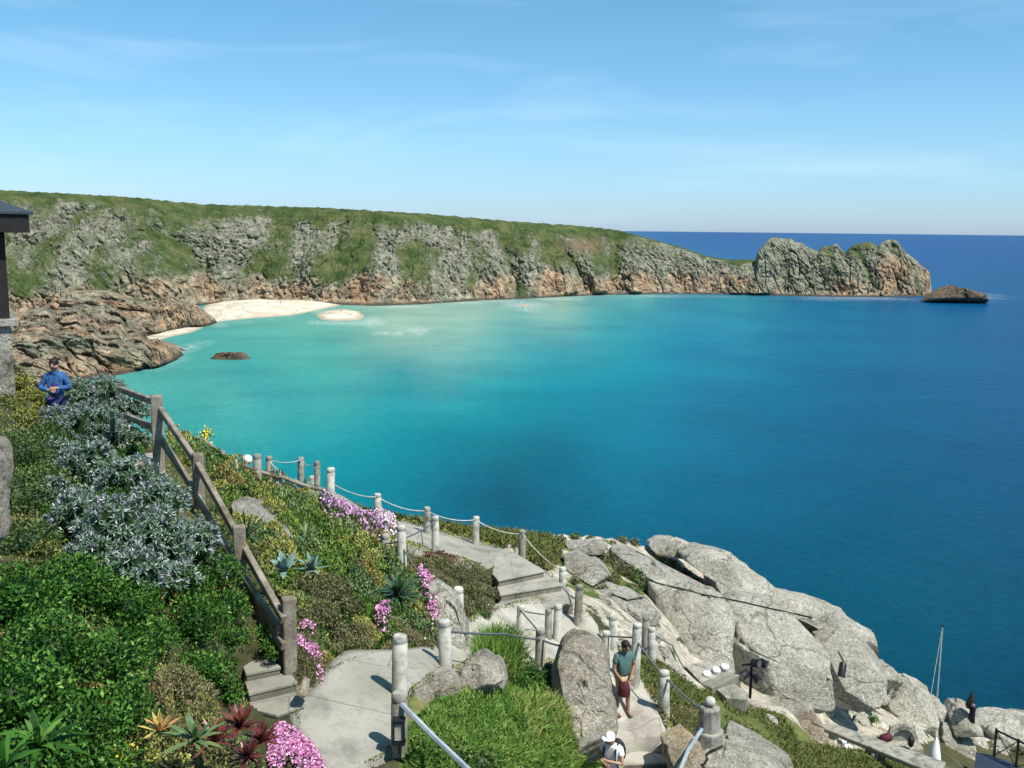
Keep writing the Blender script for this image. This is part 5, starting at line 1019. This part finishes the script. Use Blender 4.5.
M = MB(); q = p + np.array([-.12, 0, h * .62]); M.lathe(q, [(.17, 0), (.21, .1), (.17, .3), (.09, .5), (.02, h * .38)], 12); M.build('hood', 'black_paint', l3, smooth_=True, wobble=.03)
MB().ball(q + np.array([.0, -.22, .2]), .09, 10).build('lens', 'lamp_glass', l3, smooth_=True)
ms = empty('mast', W(937, 704, 43.5), 'thin pale mast with a stay wire standing against the sea', 'mast')
MB().tube([W(936, 712, 43.5), W(942.5, 627, 43.5)], .03, 6).build('pole', 'leaf_agave' if 0 else 'pipe', ms)
MB().tube([W(930, 700, 43.5), W(942, 629, 43.5)], .014, 5).build('stay', 'rope', ms)
MB().ball(W(942.7, 626, 43.5), .06, 8).build('finial', 'black_paint', ms)
bpy.context.view_layer.update(); DG = bpy.context.evaluated_depsgraph_get()
def hit(px, py, off=.03):
    d_ = Vector(ray(px, py)).normalized(); ok, loc, nrm, *_ = SC.ray_cast(DG, Vector(CAMP), d_)
    return np.array(loc) + np.array(nrm) * off if ok and (loc - Vector(CAMP)).length < 80 else W(px, py, float(D(px, py)))
cp_ = [(606,549),(622,560),(640,573),(655,583),(675,588),(700,594),(725,599),(745,603),(770,609),(795,614),(812,618)]
def draped(pts, n, off):
    a = np.array(pts, float); k = np.linspace(0, len(a) - 1, n); return [hit(np.interp(t_, np.arange(len(a)), a[:, 0]), np.interp(t_, np.arange(len(a)), a[:, 1]), off) for t_ in k]
tag(MB().tube(draped(cp_, 50, .03), .02, 6).build('cable', 'cable', smooth_=True), 'black cable laid along the ledge over the big rock faces', 'cable')
tag(MB().tube(draped(((723,748),(719,750),(712,752),(706,757),(703,764),(702,775)), 24, .05), .022, 6).build('cable', 'cable', smooth_=True), 'black cable curling over the grey rock below the pillar', 'cable')
# ------------------------------------------------------------------ people
def skin_mesh(name, pts, edges, radii, mat, parent, M4, sub=2, root=0):
    me = bpy.data.meshes.new(name); me.from_pydata([tuple(p) for p in pts], edges, []); o = bpy.data.objects.new(name, me); COL.objects.link(o)
    md = o.modifiers.new('s', 'SKIN'); md.use_smooth_shade = True
    sv = me.skin_vertices[0].data
    for i, r_ in enumerate(radii): sv[i].radius = (r_, r_) if isinstance(r_, (int, float)) else r_
    sv[root].use_root = True
    o.modifiers.new('u', 'SUBSURF').levels = sub
    bpy.context.view_layer.update(); dg = bpy.context.evaluated_depsgraph_get(); m2 = bpy.data.meshes.new_from_object(o.evaluated_get(dg)); bpy.data.objects.remove(o)
    m2.name = name; m2.materials.clear(); m2.materials.append(MATS[mat]); m2.transform(M4)
    if parent is not None: m2.transform(Matrix.Translation(-parent.location))
    for p in m2.polygons: p.use_smooth = True
    o = bpy.data.objects.new(name, m2); link(o, parent); return o
def person(label, foot, yaw, scale, J, skin, top, bottom, hair='hair', sleeve=.55, shorts=True, jacket=False):
    """J: joints in metres for a 1.75 m figure; x right-to-left of the figure, y forward, z up"""
    root = empty('person', foot, label, 'person'); M4 = Matrix.Translation(Vector(tuple(foot))) @ Matrix.Rotation(yaw, 4, 'Z') @ Matrix.Scale(scale, 4)
    P_ = []; R_ = []; Ed = []
    def v(p, r_): P_.append(np.array(p, float)); R_.append(r_); return len(P_) - 1
    def chain(a, lst):
        for p, r_ in lst: b_ = v(p, r_); Ed.append((a, b_)); a = b_
        return a
    lean = np.array(J.get('lean', (0, 0, 0)), float)
    pv = v((0, 0, .93), (.15, .11)); wa = chain(pv, [((0, 0, 1.08) + lean * .3, (.135, .10))]); ch = chain(wa, [((0, .0, 1.30) + lean * .7, (.165, .115))]); nb_ = chain(ch, [((0, -.01, 1.44) + lean, (.09, .08))])
    nk = chain(nb_, [((0, 0, 1.51) + lean * 1.1, (.058, .06))]); ht = np.array(J.get('head', (0, .03, 0)), float)
    h1 = chain(nk, [((0, .025, 1.585) + lean * 1.15 + ht * .5, (.078, .095)), ((0, .03, 1.665) + lean * 1.2 + ht, (.082, .10)), ((0, .02, 1.735) + lean * 1.2 + ht, (.055, .065))])
    head_c = np.array((0, .03, 1.655)) + lean * 1.2 + ht
    chain(h1 - 1, [(head_c + np.array([0, .10, -.03]), .018), (head_c + np.array([0, .125, -.045]), .010)])   # nose
    for s_ in (-1, 1): chain(h1 - 1, [(head_c + np.array([s_ * .085, -.01, -.02]), .016), (head_c + np.array([s_ * .098, -.02, -.015]), .012)])   # ears
    for s_, k_ in ((-1, 'r'), (1, 'l')):
        sh = np.array((s_ * .175, -.01, 1.405)) + lean; el = np.array(J['el_' + k_], float); wr = np.array(J['wr_' + k_], float)
        w_ = chain(ch, [(sh, .062), ((sh + el) / 2, .05), (el, .041), ((el + wr) / 2, .037), (wr, .026)])
        f = unit(wr - el) * .6 + np.array(J.get('hand_' + k_, (0, 0, 0)), float); f = unit(f); palm = wr + f * .055; pi = chain(w_, [(palm, (.036, .018))])
        sd = unit(np.cross(f, [0, 1, .3])); cu = unit(np.cross(sd, f)) * -s_ * .4
        for q_, ln in ((-.026, .062), (-.009, .075), (.009, .07), (.026, .055)):
            b1 = palm + sd * q_ + f * .03; chain(pi, [(b1, .010), (b1 + (f + cu * .4) * ln * .5, .0085), (b1 + (f + cu) * ln, .007)])
        b1 = palm + sd * -.04 - f * .015; chain(pi, [(b1, .011), (b1 + (f * .6 - sd * .6) * .04, .010), (b1 + (f * .9 - sd * .5) * .06, .008)])
        hp = np.array((s_ * .09, 0, .90)); kn = np.array(J.get('kn_' + k_, (s_ * .10, .03, .50)), float); an = np.array(J.get('an_' + k_, (s_ * .10, -.02, .09)), float)
        chain(pv, [(hp, .088), ((hp + kn) / 2, .074), (kn, .054), ((kn * .6 + an * .4) + np.array([0, -.02, 0]), .052), (an, .036), (an + np.array([0, .07, -.045]), (.04, .032)), (an + np.array([0, .16, -.06]), (.036, .022))])
        J['_sh' + k_] = sh; J['_el' + k_] = el; J['_wr' + k_] = wr; J['_kn' + k_] = kn; J['_an' + k_] = an
    body = skin_mesh('body', P_, Ed, R_, skin, root, M4)
    # shirt
    P_, R_, Ed = [], [], []; a = v((0, 0, .90), (.172, .13)); b_ = chain(a, [((0, 0, 1.08) + lean * .3, (.168, .13)), ((0, .0, 1.30) + lean * .7, (.185, .137)), ((0, -.01, 1.43) + lean, (.11, .10)), ((0, 0, 1.475) + lean, (.075, .075))])
    for s_, k_ in ((-1, 'r'), (1, 'l')):
        sh, el, wr = J['_sh' + k_], J['_el' + k_], J['_wr' + k_]
        lst = [(sh, .082), (sh + (el - sh) * sleeve, .072)] if not jacket else [(sh, .085), (el, .066), (wr - (wr - el) * .08, .048)]
        chain(a + 2, lst)
    skin_mesh('jacket' if jacket else 'shirt', P_, Ed, R_, top, root, M4)
    P_, R_, Ed = [], [], []; a = v((0, 0, .96), (.165, .125))
    for s_, k_ in ((-1, 'r'), (1, 'l')):
        hp = np.array((s_ * .09, 0, .88)); kn, an = J['_kn' + k_], J['_an' + k_]
        chain(a, [(hp, .108), ((hp + kn) / 2, .095), (kn + np.array([0, 0, .03]), .082)] + ([] if shorts else [(an + np.array([0, 0, .03]), .06)]))
    skin_mesh('shorts' if shorts else 'trousers', P_, Ed, R_, bottom, root, M4)
    for k_ in 'rl':
        an = J['_an' + k_]; P_, R_, Ed = [], [], []; a = v(an + np.array([0, -.03, -.045]), (.046, .038)); chain(a, [(an + np.array([0, .06, -.055]), (.048, .03)), (an + np.array([0, .17, -.065]), (.042, .022))])
        skin_mesh('shoe', P_, Ed, R_, 'shoe', root, M4)
    def bits(name, fn, mat):
        M = MB(); fn(M); Vv = [tuple(M4 @ Vector(tuple(x))) for x in np.concatenate(M.v)]; M.v = [np.array(Vv)]; return M.build(name, mat, root, smooth_=True)
    if hair == 'hair':
        bits('hair', lambda M: M.ball(head_c + np.array([0, -.022, .035]), .106, 16, (.92, 1.02, .95)), 'hair')
    else:
        bits('cap', lambda M: (M.ball(head_c + np.array([0, -.01, .045]), .108, 16, (.95, 1.05, .85)), M.lathe(head_c + np.array([0, .06, .035]), [(.12, -.01), (.13, 0), (.10, .01)], 16)), hair)
    bits('sunglasses', lambda M: (M.ball(head_c + np.array([-.035, .098, .01]), .028, 8, (1, .5, .7)), M.ball(head_c + np.array([.035, .098, .01]), .028, 8, (1, .5, .7)), M.beam(head_c + np.array([-.09, .02, .02]), head_c + np.array([-.05, .095, .015]), .01, .015), M.beam(head_c + np.array([.09, .02, .02]), head_c + np.array([.05, .095, .015]), .01, .015)), 'sunglasses')
    bits('mouth', lambda M: M.ball(head_c + np.array([0, .098, -.075]), .02, 8, (1.1, .3, .3)), 'maroon')
    return root, M4, bits
f_ = G(622, 718, .07)
r1, M1, b1 = person('man in a teal t-shirt and khaki shorts holding a maroon jacket on the path', f_, math.radians(205), 1.0,
    dict(el_r=(-.26, .04, 1.14), wr_r=(-.04, .24, .98), el_l=(.27, .03, 1.13), wr_l=(.15, .22, .90), head=(0, .05, -.015), kn_r=(-.11, .05, .50), kn_l=(.10, .02, .50), an_r=(-.12, .05, .09), an_l=(.11, -.05, .09), hand_r=(.2, 0, -.5), hand_l=(-.5, .1, -.3)), 'skin_tan', 'shirt_teal', 'khaki', sleeve=.6)
V = np.array([tuple(M1 @ Vector(p)) for p in ((.13, .26, .87), (.11, .27, .74), (.13, .26, .62))])
o = MB().tube(np.r_[V[:1] + [[0, 0, .06]], V, V[-1:] - [[0, 0, .05]]], [.05, .11, .14, .13, .05], 14).build('held_jacket', 'maroon', smooth_=True, wobble=.09); tag(o, 'maroon jacket bundled in the hands of the man in teal', 'jacket')
f_ = G(59, 440); f_ = W(59, 441, 23.6)
zt_ = top_z(f_, 57, 358); sc_ = (zt_ - f_[2]) / 1.78
r2, M2, b2 = person('man in a bright blue jacket standing beyond the silvery shrub', f_, math.radians(188), sc_,
    dict(el_r=(-.30, .06, 1.16), wr_r=(-.10, .26, 1.18), el_l=(.29, .06, 1.15), wr_l=(.06, .27, 1.13), head=(0, .02, 0), hand_r=(.6, .1, 0), hand_l=(-.6, .1, .0)), 'skin', 'cloth_blue', 'cloth_navy', jacket=True, shorts=False)
b2('collar', lambda M: M.lathe((0, .01, 1.46), [(.085, -.03), (.098, .0), (.09, .05), (.075, .05)], 14), 'cloth_blue')
b2('undershirt', lambda M: M.ball((0, .085, 1.14), .11, 10, (.7, .6, 1.6)), 'cloth_navy')
f_ = W(611, 812, 18.9); f_[2] = W(611, 812, 18.9)[2]; zt_ = top_z(f_, 608, 728)
r3, M3, b3 = person('walker in a white cap and white shirt with a black backpack on the steps', f_, math.radians(150), min(1.1, (zt_ - f_[2]) / 1.78),
    dict(el_r=(-.26, .10, 1.14), wr_r=(-.02, .24, 1.20), el_l=(.27, .06, 1.15), wr_l=(.06, .25, 1.12), lean=(0, .05, 0), head=(0, .07, -.02), hand_r=(.6, .2, .2), hand_l=(-.6, .1, .2)), 'skin', 'white_cloth', 'khaki', hair='white_cloth', sleeve=.55)
o = b3('backpack', lambda M: M.ball((.0, -.22, 1.2), .2, 14, (.95, .6, 1.35)), 'strap_black')
for s_ in (-1, 1): b3('strap', lambda M: M.tube([(s_ * .13, -.12, 1.44), (s_ * .12, -.0, 1.515), (s_ * .12, .14, 1.40), (s_ * .13, .17, 1.2), (s_ * .17, .08, 1.02)], .02, 6), 'strap_black')

# visitors far away on the sand (copies of a built figure with its parts)
bpy.context.view_layer.update(); DG = bpy.context.evaluated_depsgraph_get()
for k, (x, y) in enumerate(((228,308),(243,311),(252,306),(281,307),(297,311),(306,304),(330,314),(341,311),(350,315),(221,315))):
    p = Zp(x, y, 1.5); ok, loc, *_ = SC.ray_cast(DG, Vector((p[0], p[1], 30)), Vector((0, 0, -1)))
    src = (r1, r2)[k % 2]; c = src.copy(); COL.objects.link(c); c.location = (p[0], p[1], loc.z if ok else 1.)
    c.rotation_euler = (0, 0, k * 1.3); c['label'] = ('tiny visitor third from the left on the far beach', 'tiny visitor at the middle of the far beach near the water', 'tiny visitor high up the far beach left of its middle', 'tiny visitor right of the middle of the far beach', 'tiny visitor at the right part of the far beach by the water', 'tiny visitor at the far right end of the beach under the cliff', 'leftmost tiny visitor on the round sandbar', 'middle tiny visitor on the round sandbar', 'rightmost tiny visitor on the round sandbar', 'leftmost tiny visitor low on the far beach')[k]; c['group'] = 'visitors on the far beach'
    for ch in src.children:
        d_ = ch.copy(); COL.objects.link(d_); d_.parent = c
